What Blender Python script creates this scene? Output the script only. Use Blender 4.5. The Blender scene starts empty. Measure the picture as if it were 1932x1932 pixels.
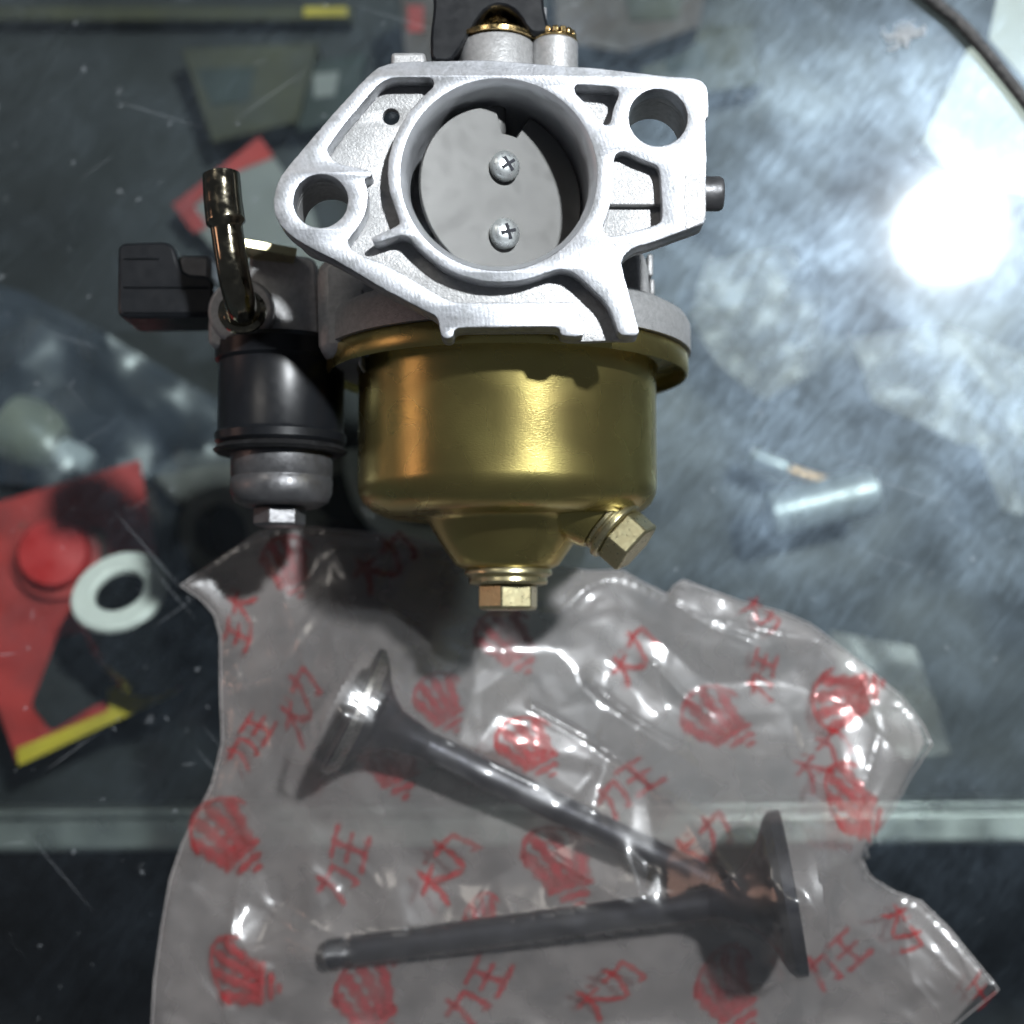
import bpy, bmesh, math, random
import numpy as np
from mathutils import Vector, Matrix, noise as mnoise
from mathutils.geometry import delaunay_2d_cdt

# ------------------------------------------------------------------ camera, world, light, exposure
SC = bpy.context.scene
PITCH, TAN, CAMH = math.radians(5.0), 0.37, 332.0          # tilt, half-width tangent, height over the glass in mm
FLANGE_Z = 86.0                                            # mm above the glass

cam_data = bpy.data.cameras.new('camera')
cam = bpy.data.objects.new('camera', cam_data)
SC.collection.objects.link(cam)
cam.location = (0, 0, CAMH * .001)
cam.rotation_euler = (PITCH, 0, 0)
cam_data.sensor_width = 36
cam_data.lens = 18 / TAN
cam_data.clip_start, cam_data.clip_end = .01, 50
cam_data.dof.use_dof = True
cam_data.dof.focus_distance = .262
cam_data.dof.aperture_fstop = 9.5
SC.camera = cam

world = bpy.data.worlds.new('World'); SC.world = world
world.use_nodes = True
bg = world.node_tree.nodes['Background']
bg.inputs[0].default_value = (.68, .76, .9, 1)             # dim cool light of the shop around the counter
bg.inputs[1].default_value = .08

LAMP_AT = (.630, .582, 1.62)                               # round ceiling lamp, mirrored in the glass
LAMP_R, LAMP_L = .046, 2450
wl = bpy.data.lights.new('warm_shop_light', 'AREA')        # weak warm light from the shop front on the left
wl.shape, wl.size, wl.energy, wl.color = 'DISK', .5, 2.0, (1, .58, .44)
wlo = bpy.data.objects.new('warm_shop_light', wl); SC.collection.objects.link(wlo)
wlo.location = (-2.1, .25, .62)
wlo.rotation_euler = (Vector((0, .03, .04)) - wlo.location).to_track_quat('-Z', 'Y').to_euler()

fl = bpy.data.lights.new('rear_fill_light', 'AREA')        # added fill lamp, out of view at the back left, lifting the shadows
fl.shape, fl.size, fl.energy, fl.color = 'DISK', .9, 10.0, (1, .93, .84)
flo = bpy.data.objects.new('rear_fill_light', fl); SC.collection.objects.link(flo)
flo.location = (-1.5, 1.75, 2.3)
flo.rotation_euler = (Vector((0, .03, .04)) - flo.location).to_track_quat('-Z', 'Y').to_euler()
SC.view_settings.view_transform = 'Standard'
SC.view_settings.look = 'None'
SC.view_settings.exposure = 0
SC.view_settings.gamma = 1
SC.render.engine = 'CYCLES'
SC.cycles.use_denoising = True
SC.cycles.max_bounces = 8
SC.cycles.transparent_max_bounces = 24
SC.cycles.glossy_bounces = 3
SC.cycles.diffuse_bounces = 2
SC.cycles.use_adaptive_sampling = True
SC.cycles.adaptive_threshold = .03
SC.cycles.caustics_reflective = False
SC.cycles.caustics_refractive = False
SC.cycles.sample_clamp_indirect = 6
random.seed(7)

# ------------------------------------------------------------------ measuring: photo grid (1932 units wide) to mm at a height
_s, _c = math.sin(PITCH), math.cos(PITCH)
def P(px, py, z):
    a, b = (px - 966) / 966 * TAN, (966 - py) / 966 * TAN
    r = Vector((a, _s + b * _c, -_c + b * _s))
    k = (z - CAMH) / r.z
    return Vector((r.x * k, r.y * k, z))
def PX(z, py=966):                                         # mm per photo unit at a height
    return (P(970, py, z).x - P(966, py, z).x) / 4

# ------------------------------------------------------------------ materials
def newmat(name):
    m = bpy.data.materials.new(name); m.use_nodes = True
    nt = m.node_tree; nt.nodes.clear()
    out = nt.nodes.new('ShaderNodeOutputMaterial')
    return m, nt, out
def N(nt, t, **kw):
    n = nt.nodes.new(t)
    for k, v in kw.items():
        if k.startswith('i_'):
            n.inputs[k[2:].replace('_', ' ')].default_value = v
        else: setattr(n, k, v)
    return n
def ramp(nt, src, a, b, ca=(0, 0, 0, 1), cb=(1, 1, 1, 1)):
    r = nt.nodes.new('ShaderNodeValToRGB'); nt.links.new(src, r.inputs[0])
    e = r.color_ramp.elements
    e[0].position, e[1].position, e[0].color, e[1].color = a, b, ca, cb
    return r.outputs[0]
def noise_tex(nt, scale, detail=4, rough=.55, stretch=(1, 1, 1), rot=(0, 0, 0), distort=0):
    tc = N(nt, 'ShaderNodeTexCoord'); mp = N(nt, 'ShaderNodeMapping')
    mp.inputs['Scale'].default_value = stretch; mp.inputs['Rotation'].default_value = rot
    if any(rot):                                           # turn first, then stretch
        mp.vector_type = 'TEXTURE'; mp.inputs['Scale'].default_value = tuple(1 / v for v in stretch)
    nt.links.new(tc.outputs['Object'], mp.inputs[0])
    n = N(nt, 'ShaderNodeTexNoise'); n.inputs['Scale'].default_value = scale
    n.inputs['Detail'].default_value = detail; n.inputs['Roughness'].default_value = rough
    n.inputs['Distortion'].default_value = distort
    nt.links.new(mp.outputs[0], n.inputs['Vector'])
    return n.outputs['Fac']

def solid(name, col, rough=.5, metal=0., var=.15, vscale=250, bump=.0, bscale=1500, bstretch=(1, 1, 1), brot=(0, 0, 0),
          bdist=.0002, col2=None, spec=.5, rvar=.1, coat=0):
    m, nt, out = newmat(name)
    b = N(nt, 'ShaderNodeBsdfPrincipled')
    nt.links.new(b.outputs[0], out.inputs[0])
    f = noise_tex(nt, vscale, 3)
    c2 = col2 or tuple(max(0, x * (1 - 2 * var)) for x in col)
    nt.links.new(ramp(nt, f, .3, .7, (*c2, 1), (*col, 1)), b.inputs['Base Color'])
    nt.links.new(ramp(nt, noise_tex(nt, vscale * 2.3, 1), .3, .7, (rough - rvar,) * 3 + (1,), (rough + rvar,) * 3 + (1,)), b.inputs['Roughness'])
    b.inputs['Metallic'].default_value = metal
    b.inputs['Specular IOR Level'].default_value = spec
    b.inputs['Coat Weight'].default_value = coat
    if bump:
        bp = N(nt, 'ShaderNodeBump'); bp.inputs['Strength'].default_value = bump; bp.inputs['Distance'].default_value = bdist
        nt.links.new(noise_tex(nt, bscale, 2, .6, bstretch, brot), bp.inputs['Height'])
        nt.links.new(bp.outputs[0], b.inputs['Normal'])
    return m

def flange_mat():
    # die-cast aluminium: grainy skin, mill strokes on the faces that point up
    m, nt, out = newmat('milled_aluminium')
    b = N(nt, 'ShaderNodeBsdfPrincipled'); nt.links.new(b.outputs[0], out.inputs[0])
    nt.links.new(ramp(nt, noise_tex(nt, 1500, 5), .25, .75, (.42, .435, .465, 1), (.55, .565, .595, 1)), b.inputs['Base Color'])
    b.inputs['Metallic'].default_value = .8
    gr = ramp(nt, noise_tex(nt, 240, 3, .75), .36, .52, (.62, .62, .60, 1), (1, 1, 1, 1))
    mg_ = N(nt, 'ShaderNodeMix', data_type='RGBA', blend_type='MULTIPLY'); mg_.inputs[0].default_value = .7
    src = b.inputs['Base Color'].links[0].from_socket
    nt.links.new(src, mg_.inputs[6]); nt.links.new(gr, mg_.inputs[7]); nt.links.new(mg_.outputs[2], b.inputs['Base Color'])
    nt.links.new(ramp(nt, noise_tex(nt, 260, 4), .3, .7, (.40,) * 3 + (1,), (.52,) * 3 + (1,)), b.inputs['Roughness'])
    tc = N(nt, 'ShaderNodeTexCoord'); mp = N(nt, 'ShaderNodeMapping'); nt.links.new(tc.outputs['Object'], mp.inputs[0])
    mp.inputs['Location'].default_value = (.12, .04, 0)
    w = N(nt, 'ShaderNodeTexWave'); w.wave_type = 'RINGS'; w.rings_direction = 'Z'
    w.inputs['Scale'].default_value = 420; w.inputs['Distortion'].default_value = 2.5; w.inputs['Detail'].default_value = 2
    w.inputs['Detail Scale'].default_value = 3
    nt.links.new(mp.outputs[0], w.inputs[0])
    mx = N(nt, 'ShaderNodeMath', operation='MULTIPLY_ADD'); nt.links.new(w.outputs['Fac'], mx.inputs[0]); mx.inputs[1].default_value = .12
    nt.links.new(noise_tex(nt, 1700, 3, .7), mx.inputs[2])
    bp = N(nt, 'ShaderNodeBump'); bp.inputs['Strength'].default_value = .36; bp.inputs['Distance'].default_value = .00013
    nt.links.new(mx.outputs[0], bp.inputs['Height']); nt.links.new(bp.outputs[0], b.inputs['Normal'])
    return m

M = {}
M['flange'] = flange_mat()
M['cast'] = solid('cast_aluminium', (.50, .50, .50), .52, .5, .12, 900, .45, 2400, bdist=.00025)
M['bore'] = solid('turned_aluminium', (.66, .68, .71), .42, .6, .08, 160, .25, 900, (1, 1, 14), bdist=.00008)
M['plate'] = solid('choke_plate_steel', (.18, .18, .175), .48, .6, .05, 90, .2, 500, (1, 9, 1), bdist=.00005)
M['zinc_blue'] = solid('blue_zinc_screw', (.80, .84, .84), .34, .75, .12, 700, .2, 1200, bdist=.0001)
M['gold'] = solid('gold_chromate_bowl', (.58, .50, .175), .28, .97, .16, 45, .27, 1900, (1, 2.4, 1), bdist=.00011, col2=(.47, .365, .135), rvar=.03)
M['gold_bolt'] = solid('yellow_chromate_bolt', (.58, .53, .32), .30, .95, .3, 500, .2, 1300, bdist=.0001, col2=(.54, .47, .27), rvar=.03)
M['brass'] = solid('brass', (.72, .52, .24), .22, 1, .12, 500, .1, 1500)
M['copper'] = solid('copper_gasket', (.80, .50, .28), .4, .7, .15, 900, .6, 1800, (3, 1, 1))
M['tube'] = solid('dark_chromed_tube', (.30, .27, .20), .14, 1, .2, 260, .08, 900)
M['steel_dark'] = solid('nitrided_valve_steel', (.022, .024, .033), .46, .5, .25, 260, .15, 1500, rvar=.08)
M['steel_edge'] = solid('ground_valve_edge', (.34, .33, .31), .34, .9, .2, 500)
M['pin_steel'] = solid('polished_pin_steel', (.36, .38, .39), .45, .5, .1, 200)
M['bush_steel'] = solid('black_oxide_bush', (.035, .037, .04), .28, .6, .2, 200)
M['black'] = solid('black_plastic', (.009, .010, .012), .32, 0, .1, 200, spec=.4, rvar=.03)
M['rubber'] = solid('black_rubber', (.012, .012, .013), .55, 0, .3, 300)
M['grey_metal'] = solid('grey_zinc_cup', (.17, .17, .175), .42, .7, .15, 300, .2, 1400)
M['red_card'] = solid('red_printed_card', (.42, .035, .03), .5, 0, .25, 60)
M['red_cap'] = solid('red_plastic_cap', (.55, .03, .03), .35, 0, .15, 60)
M['yellow'] = solid('yellow_card', (.55, .42, .03), .5, 0, .2, 80)
M['white_plastic'] = solid('white_nylon', (.78, .77, .72), .42, 0, .06, 90)
M['paper'] = solid('cream_paper', (.56, .54, .49), .75, 0, .06, 40)
M['grey_paper'] = solid('grey_card', (.22, .22, .21), .7, 0, .15, 50)
M['cream_plastic'] = solid('cream_plastic', (.42, .40, .26), .45, 0, .15, 60)
M['olive'] = solid('olive_card', (.045, .042, .014), .6, 0, .3, 50)
M['green_card'] = solid('dark_green_card', (.010, .022, .016), .6, 0, .3, 50)
M['brown'] = solid('brown_card', (.10, .068, .055), .65, 0, .2, 50)
M['sleeve'] = solid('grey_sleeve', (.27, .25, .22), .55, .3, .2, 120, .3, 500)
M['pale_ring'] = solid('pale_grey_casting', (.80, .79, .72), .5, .2, .15, 90)
M['shelf'] = solid('dark_shelf_liner', (.009, .011, .012), .6, 0, .45, 14, rvar=.15)
M['cabinet'] = solid('cabinet_dark', (.012, .013, .014), .7, 0, .3, 12)
M['rail'] = solid('brushed_aluminium_rail', (.40, .41, .39), .34, .8, .12, 40, .3, 300, (.03, 1, 1))
M['cable'] = solid('dusty_black_cable', (.022, .023, .026), .7, 0, .2, 700, .9, 900, bdist=.0006, col2=(.11, .105, .10))
M['lint'] = solid('pale_lint', (.7, .72, .74), .8, 0, .1, 900)
M['enamel'] = solid('white_enamel', (.8, .8, .78), .4)

def emit(name, col, L):
    m, nt, out = newmat(name)
    e = N(nt, 'ShaderNodeEmission'); e.inputs[0].default_value = (*col, 1); e.inputs[1].default_value = L
    nt.links.new(e.outputs[0], out.inputs[0]); return m
M['bulb'] = emit('lit_opal_globe', (.93, .97, 1.0), LAMP_L)

def glass_mats():
    # worn counter glass: clear pane, greasy wiped film that spreads the mirrored lamp, scratches and dust specks
    m, nt, out = newmat('worn_counter_glass')
    L = nt.links.new
    tr = N(nt, 'ShaderNodeBsdfTransparent'); tr.inputs[0].default_value = (.93, .965, .955, 1)
    sharp = N(nt, 'ShaderNodeBsdfGlossy'); sharp.inputs['Roughness'].default_value = .04
    film = N(nt, 'ShaderNodeBsdfGlossy'); film.inputs['Roughness'].default_value = .37
    film.inputs[0].default_value = (.62, .81, 1, 1)
    haze = N(nt, 'ShaderNodeBsdfGlossy'); haze.inputs['Roughness'].default_value = .23
    fr = N(nt, 'ShaderNodeFresnel'); fr.inputs[0].default_value = 1.52
    # film weight, cloudy
    cloud = noise_tex(nt, 22, 3, .65, (1, 1.4, 1), (0, 0, .5), .3)
    wipe = noise_tex(nt, 30, 2, .6, (1, 3.2, 1), (0, 0, -.75), .5)
    fine = noise_tex(nt, 160, 2, .7, (1, 3, 1), (0, 0, .9), .3)
    a = N(nt, 'ShaderNodeMath', operation='MULTIPLY'); L(ramp(nt, cloud, .28, .70, (.30,) * 3 + (1,), (1, 1, 1, 1)), a.inputs[0]); L(ramp(nt, wipe, .25, .75, (.60,) * 3 + (1,), (1, 1, 1, 1)), a.inputs[1])
    a2 = N(nt, 'ShaderNodeMath', operation='MULTIPLY'); L(a.outputs[0], a2.inputs[0]); L(ramp(nt, fine, .3, .7, (.6,) * 3 + (1,), (1, 1, 1, 1)), a2.inputs[1])
    mx1 = N(nt, 'ShaderNodeMixShader'); L(a2.outputs[0], mx1.inputs[0]); L(sharp.outputs[0], mx1.inputs[1]); L(film.outputs[0], mx1.inputs[2])
    mx1b = N(nt, 'ShaderNodeMixShader'); mx1b.inputs[0].default_value = .04; L(mx1.outputs[0], mx1b.inputs[1]); L(haze.outputs[0], mx1b.inputs[2])
    frm = N(nt, 'ShaderNodeMath', operation='MULTIPLY_ADD'); L(fr.outputs[0], frm.inputs[0]); frm.inputs[1].default_value = 1.0
    fa = N(nt, 'ShaderNodeMath', operation='MULTIPLY'); L(a2.outputs[0], fa.inputs[0]); fa.inputs[1].default_value = .05
    L(fa.outputs[0], frm.inputs[2])
    mx2 = N(nt, 'ShaderNodeMixShader'); L(frm.outputs[0], mx2.inputs[0]); L(tr.outputs[0], mx2.inputs[1]); L(mx1b.outputs[0], mx2.inputs[2])
    # dust: diffuse specks and thin scratches
    dif = N(nt, 'ShaderNodeBsdfDiffuse'); dif.inputs[0].default_value = (.62, .66, .70, 1)
    specks = ramp(nt, noise_tex(nt, 420, 0, .5), .80, .86)
    specks2 = ramp(nt, noise_tex(nt, 75, 2, .7, (1, 1.7, 1), (0, 0, 1.1)), .70, .80)
    scs = []
    for sc_, st, ro, lo in ((24, (1, 60, 1), .62, .825), (20, (1, 75, 1), -.30, .825), (22, (1, 80, 1), 2.3, .825), (70, (1, 9, 1), .1, .84)):
        scs.append(ramp(nt, noise_tex(nt, sc_, 0, .5, st, (0, 0, ro), .25), lo, lo + .04))
    def mx(x, y):
        k = N(nt, 'ShaderNodeMath', operation='MAXIMUM'); L(x, k.inputs[0]); L(y, k.inputs[1]); return k.outputs[0]
    tot = mx(mx(specks, specks2), mx(mx(scs[0], scs[1]), mx(scs[2], scs[3])))
    dm = N(nt, 'ShaderNodeMath', operation='MULTIPLY_ADD'); L(tot, dm.inputs[0]); dm.inputs[1].default_value = .12
    dfa = N(nt, 'ShaderNodeMath', operation='MULTIPLY'); L(a2.outputs[0], dfa.inputs[0]); dfa.inputs[1].default_value = .004
    L(dfa.outputs[0], dm.inputs[2])
    mx3 = N(nt, 'ShaderNodeMixShader'); L(dm.outputs[0], mx3.inputs[0]); L(mx2.outputs[0], mx3.inputs[1]); L(dif.outputs[0], mx3.inputs[2])
    L(mx3.outputs[0], out.inputs[0])
    M['glass_top'] = m
    m, nt, out = newmat('glass_underside')
    tr = N(nt, 'ShaderNodeBsdfTransparent'); tr.inputs[0].default_value = (.92, .96, .95, 1)
    g = N(nt, 'ShaderNodeBsdfGlossy'); g.inputs['Roughness'].default_value = .04
    mx = N(nt, 'ShaderNodeMixShader'); mx.inputs[0].default_value = .035
    nt.links.new(tr.outputs[0], mx.inputs[1]); nt.links.new(g.outputs[0], mx.inputs[2]); nt.links.new(mx.outputs[0], out.inputs[0])
    M['glass_under'] = m
glass_mats()

def film_mat(name, milk, tint, gloss_rough, milkcol=(.80, .78, .76), spec=1.6):
    # thin polythene: clear, a little milky, glossy
    m, nt, out = newmat(name); L = nt.links.new
    tr = N(nt, 'ShaderNodeBsdfTransparent'); tr.inputs[0].default_value = (*tint, 1)
    d = N(nt, 'ShaderNodeBsdfDiffuse'); d.inputs[0].default_value = (*milkcol, 1)
    t = N(nt, 'ShaderNodeBsdfTranslucent'); t.inputs[0].default_value = (*milkcol, 1)
    dm = N(nt, 'ShaderNodeMixShader'); dm.inputs[0].default_value = .4; L(d.outputs[0], dm.inputs[1]); L(t.outputs[0], dm.inputs[2])
    g = N(nt, 'ShaderNodeBsdfGlossy'); g.inputs['Roughness'].default_value = gloss_rough
    g2 = N(nt, 'ShaderNodeBsdfGlossy'); g2.inputs['Roughness'].default_value = .42
    gm = N(nt, 'ShaderNodeMixShader'); gm.inputs[0].default_value = .5; L(g.outputs[0], gm.inputs[1]); L(g2.outputs[0], gm.inputs[2])
    fr = N(nt, 'ShaderNodeFresnel'); fr.inputs[0].default_value = 1.5
    fm = N(nt, 'ShaderNodeMath', operation='MULTIPLY'); fm.use_clamp = True; L(fr.outputs[0], fm.inputs[0]); fm.inputs[1].default_value = spec
    fc = N(nt, 'ShaderNodeMath', operation='MINIMUM'); L(fm.outputs[0], fc.inputs[0]); fc.inputs[1].default_value = .22
    mk = ramp(nt, noise_tex(nt, 70, 2, .6), .3, .7, (milk * .7,) * 3 + (1,), (milk * 1.3,) * 3 + (1,))
    m1 = N(nt, 'ShaderNodeMixShader'); L(mk, m1.inputs[0]); L(tr.outputs[0], m1.inputs[1]); L(dm.outputs[0], m1.inputs[2])
    m2 = N(nt, 'ShaderNodeMixShader'); L(fc.outputs[0], m2.inputs[0]); L(m1.outputs[0], m2.inputs[1]); L(gm.outputs[0], m2.inputs[2])
    bp = N(nt, 'ShaderNodeBump'); bp.inputs['Strength'].default_value = .12; bp.inputs['Distance'].default_value = .0006
    L(noise_tex(nt, 130, 2, .6, (1, 1, .2)), bp.inputs['Height'])
    L(bp.outputs[0], g.inputs['Normal'])
    L(m2.outputs[0], out.inputs[0]); M[name] = m
film_mat('polythene', .05, (.97, .965, .96), .14, (.82, .78, .76), 2.3)
film_mat('polythene_under', .28, (.93, .92, .915), .25, (.74, .67, .64))
film_mat('hem_film', .5, (.95, .95, .95), .2, (.8, .76, .74))
film_mat('blue_film', .16, (.75, .78, .82), .30, (.20, .25, .36), 1.3)
film_mat('clear_packet', .32, (.85, .86, .86), .40, (.58, .53, .46), 1.0)

def ink_mat(name, col, dens):
    m, nt, out = newmat(name); L = nt.links.new
    tr = N(nt, 'ShaderNodeBsdfTransparent'); tr.inputs[0].default_value = (1, .75, .74, 1)
    d = N(nt, 'ShaderNodeBsdfDiffuse'); d.inputs[0].default_value = (*col, 1)
    mx = N(nt, 'ShaderNodeMixShader'); mu = N(nt, 'ShaderNodeMath', operation='MULTIPLY')
    L(ramp(nt, noise_tex(nt, 230, 3, .7), .32, .62, (dens * .25,) * 3 + (1,), (dens,) * 3 + (1,)), mu.inputs[0])
    at = N(nt, 'ShaderNodeAttribute'); at.attribute_name = 'soft'; L(at.outputs['Fac'], mu.inputs[1]); L(mu.outputs[0], mx.inputs[0])
    L(tr.outputs[0], mx.inputs[1]); L(d.outputs[0], mx.inputs[2]); L(mx.outputs[0], out.inputs[0]); M[name] = m
ink_mat('red_ink', (.40, .03, .04), .42)
ink_mat('red_ink_under', (.38, .04, .05), .62)

# ------------------------------------------------------------------ mesh helpers (all lengths in mm)
COL = SC.collection
ORG = {}
def tag(o, label=None, cat=None, group=None, kind=None):
    if label: o['label'] = label
    if cat: o['category'] = cat
    if group: o['group'] = group
    if kind: o['kind'] = kind
    return o
def thing(name, base, label, cat, group=None):
    o = bpy.data.objects.new(name, None); COL.objects.link(o)
    o.empty_display_size = .01
    o.location = Vector(base) * .001; ORG[o] = Vector(base)
    return tag(o, label, cat, group)
def obj(name, bm, mat, parent=None, origin=None, sharp=35, bevel=0, smooth=True, label=None, fix=True):
    """link a bmesh given in mm world coordinates as one mesh object"""
    org = ORG[parent] if parent else Vector(origin or (0, 0, 0))
    bm.verts.ensure_lookup_table()
    if fix: bmesh.ops.recalc_face_normals(bm, faces=bm.faces[:])
    for v in bm.verts: v.co = (v.co - org) * .001
    ca = math.radians(sharp)
    for f in bm.faces: f.smooth = smooth
    for e in bm.edges:
        if len(e.link_faces) == 2:
            e.smooth = e.calc_face_angle(0) < ca
    me = bpy.data.meshes.new(name); bm.to_mesh(me); bm.free()
    o = bpy.data.objects.new(name, me); COL.objects.link(o)
    mats = mat if isinstance(mat, (list, tuple)) else [mat]
    for k in mats: me.materials.append(M[k])
    if parent: o.parent = parent
    else: o.location = org * .001
    ORG[o] = org
    if bevel:
        md = o.modifiers.new('edge_round', 'BEVEL'); md.width = bevel * .001; md.segments = 2; md.limit_method = 'ANGLE'; md.angle_limit = math.radians(38)
    if label: o['label'] = label
    return o
def frame(d, up=None):
    d = Vector(d).normalized()
    u = Vector(up) if up else (Vector((0, 0, 1)) if abs(d.z) < .9 else Vector((1, 0, 0)))
    u = (u - d * u.dot(d)).normalized()
    return d, u, u.cross(d) * -1
def add_lathe(bm, c, d, prof, seg=64, up=None, cap=(True, True), phase=0, closed=False):
    """prof: (radius, distance along d)"""
    d, u, w = frame(d, up); c = Vector(c); rings = []
    for r, h in prof:
        rings.append([bm.verts.new(c + d * h + (u * math.cos(a) + w * math.sin(a)) * max(r, 1e-4))
                      for a in [2 * math.pi * k / seg + phase for k in range(seg)]])
    n = len(rings)
    for i in range(n if closed else n - 1):
        A, B = rings[i], rings[(i + 1) % n]
        for k in range(seg):
            bm.faces.new((A[k], A[(k + 1) % seg], B[(k + 1) % seg], B[k]))
    if not closed:
        if cap[0]: bm.faces.new(rings[0])
        if cap[1]: bm.faces.new(rings[-1])
    return bm
def lathe(*a, **k): return add_lathe(bmesh.new(), *a, **k)
def add_box(bm, lo, hi, mat=None):
    lo, hi = Vector(lo), Vector(hi); vs = []
    for x in (lo.x, hi.x):
        for y in (lo.y, hi.y):
            for z in (lo.z, hi.z):
                v = Vector((x, y, z)); vs.append(bm.verts.new(mat @ v if mat else v))
    for f in ((0, 1, 3, 2), (4, 6, 7, 5), (0, 4, 5, 1), (2, 3, 7, 6), (0, 2, 6, 4), (1, 5, 7, 3)):
        bm.faces.new([vs[i] for i in f])
    return bm
def box(lo, hi, mat=None): return add_box(bmesh.new(), lo, hi, mat)
def add_prism(bm, pts, z0, z1):
    a = [bm.verts.new((p[0], p[1], z0)) for p in pts]; b = [bm.verts.new((p[0], p[1], z1)) for p in pts]
    n = len(pts)
    for i in range(n): bm.faces.new((a[i], a[(i + 1) % n], b[(i + 1) % n], b[i]))
    bm.faces.new(a[::-1]); bm.faces.new(b)
    return bm
def prism_px(pix, z0, z1, zref=None):
    return add_prism(bmesh.new(), [P(x, y, zref if zref is not None else z1) for x, y in pix], z0, z1)
def add_tube(bm, pts, rad, seg=20, cap=True):
    pts = [Vector(p) for p in pts]; n = len(pts)
    rr = rad if isinstance(rad, (list, tuple)) else [rad] * n
    rings = []; u = None
    for i in range(n):
        d = (pts[min(i + 1, n - 1)] - pts[max(i - 1, 0)]).normalized()
        if u is None: d, u, w = frame(d)
        else:
            u = (u - d * u.dot(d)).normalized(); w = d.cross(u)
        w = d.cross(u)
        rings.append([bm.verts.new(pts[i] + (u * math.cos(t) + w * math.sin(t)) * rr[i]) for t in [2 * math.pi * k / seg for k in range(seg)]])
    for i in range(n - 1):
        for k in range(seg):
            bm.faces.new((rings[i][k], rings[i][(k + 1) % seg], rings[i + 1][(k + 1) % seg], rings[i + 1][k]))
    if cap: bm.faces.new(rings[0][::-1]); bm.faces.new(rings[-1])
    return bm
def tube(*a, **k): return add_tube(bmesh.new(), *a, **k)
def spline(pts, n=12):
    pts = [Vector(p) for p in pts]; out = []
    for i in range(len(pts) - 1):
        p0, p1, p2, p3 = pts[max(i - 1, 0)], pts[i], pts[i + 1], pts[min(i + 2, len(pts) - 1)]
        for k in range(n):
            t = k / n
            out.append(.5 * ((2 * p1) + (p2 - p0) * t + (2 * p0 - 5 * p1 + 4 * p2 - p3) * t * t + (3 * p1 - p0 - 3 * p2 + p3) * t ** 3))
    out.append(pts[-1]); return out
def chaikin(pts, it=2):
    """round only the corners, keep straight runs"""
    pts = [Vector((p[0], p[1], 0)) for p in pts]
    for _ in range(it):
        out = []
        for i in range(len(pts)):
            a, b = pts[i], pts[(i + 1) % len(pts)]
            L = (b - a).length; k = min(.25, 1.1 / max(L, 1e-6))
            out += [a.lerp(b, k), a.lerp(b, 1 - k)]
        pts = out
    return pts
def plate(outlines, z0, z1, bev=.25, subdivide=True):
    """flat casting: first outline outside, the others are holes; extruded, with rounded edges, through a filled curve"""
    cu = bpy.data.curves.new('tmp', 'CURVE'); cu.dimensions = '2D'; cu.fill_mode = 'BOTH'
    h = (z1 - z0) / 2
    cu.extrude = h - bev; cu.bevel_depth = bev; cu.bevel_resolution = 1; cu.offset = -bev
    for pts in outlines:
        s = cu.splines.new('POLY'); s.points.add(len(pts) - 1)
        for q, p in zip(s.points, pts): q.co = (p[0], p[1], 0, 1)
        s.use_cyclic_u = True
    o = bpy.data.objects.new('tmp', cu); COL.objects.link(o)
    dg = bpy.context.evaluated_depsgraph_get()
    me = bpy.data.meshes.new_from_object(o.evaluated_get(dg))
    bm = bmesh.new(); bm.from_mesh(me)
    for v in bm.verts: v.co.z += (z0 + z1) / 2
    bmesh.ops.remove_doubles(bm, verts=bm.verts[:], dist=1e-4)
    bpy.data.objects.remove(o); bpy.data.curves.remove(cu); bpy.data.meshes.remove(me)
    return bm
def circ(c, r, n=72): return [Vector((c[0] + r * math.cos(2 * math.pi * k / n), c[1] + r * math.sin(2 * math.pi * k / n), 0)) for k in range(n)]
def jitter(pts, amp, seed=0):
    """slightly ragged sand-cast / milled edge"""
    out = []
    for i, p in enumerate(pts):
        q = pts[(i + 1) % len(pts)]; L = (Vector(q) - Vector(p)).length
        n = max(1, int(L / .8))
        for k in range(n):
            v = Vector(p).lerp(Vector(q), k / n)
            w = mnoise.noise_vector(v * 1.3 + Vector((seed, 0, 0)))
            out.append(Vector((v.x + w.x * amp, v.y + w.y * amp, 0)))
    return out

# ------------------------------------------------------------------ the setting: counter glass, shelf, rail, cabinet
g = bmesh.new()
X0, X1, Y0_, Y1, TH = -420, 420, -330, 480, 6
top = [g.verts.new(p) for p in ((X0, Y0_, 0), (X1, Y0_, 0), (X1, Y1, 0), (X0, Y1, 0))]
bot = [g.verts.new((v.co.x, v.co.y, -TH)) for v in top]
f = g.faces.new(top); f.material_index = 0
f = g.faces.new(bot[::-1]); f.material_index = 1
for i in range(4): f = g.faces.new((top[i], bot[i], bot[(i + 1) % 4], top[(i + 1) % 4])); f.material_index = 1
tag(obj('glass_counter_top', g, ['glass_top', 'glass_under'], smooth=False, fix=False), kind='structure')
SHELF = -112.0
ry = P(966, 1560, SHELF + 12).y
tag(obj('shelf', box((-520, ry + 2, SHELF - 8), (520, 560, SHELF)), 'shelf'), kind='structure')
tag(obj('cabinet_floor', box((-700, -500, -640), (700, 600, -620)), 'cabinet'), kind='structure')
tag(obj('cabinet_back', box((-700, 562, -620), (700, 570, -30)), 'cabinet'), kind='structure')
# front shelf rail, an aluminium channel
t = thing('shelf_rail', (0, ry, SHELF - 14), 'brushed aluminium rail running along the shelf edge under the glass', 'rail')
hw = 40 * PX(SHELF + 12)
R_ = Matrix.Translation((0, ry, SHELF)) @ Matrix.Rotation(math.radians(.5), 4, 'Z')
obj('channel', box((-520, -hw, -12), (520, hw * .55, 10), R_), 'rail', t, bevel=1.5)
obj('lip', box((-520, hw * .55 + .1, -2), (520, hw, 13), R_), 'rail', t, bevel=1)
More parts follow.
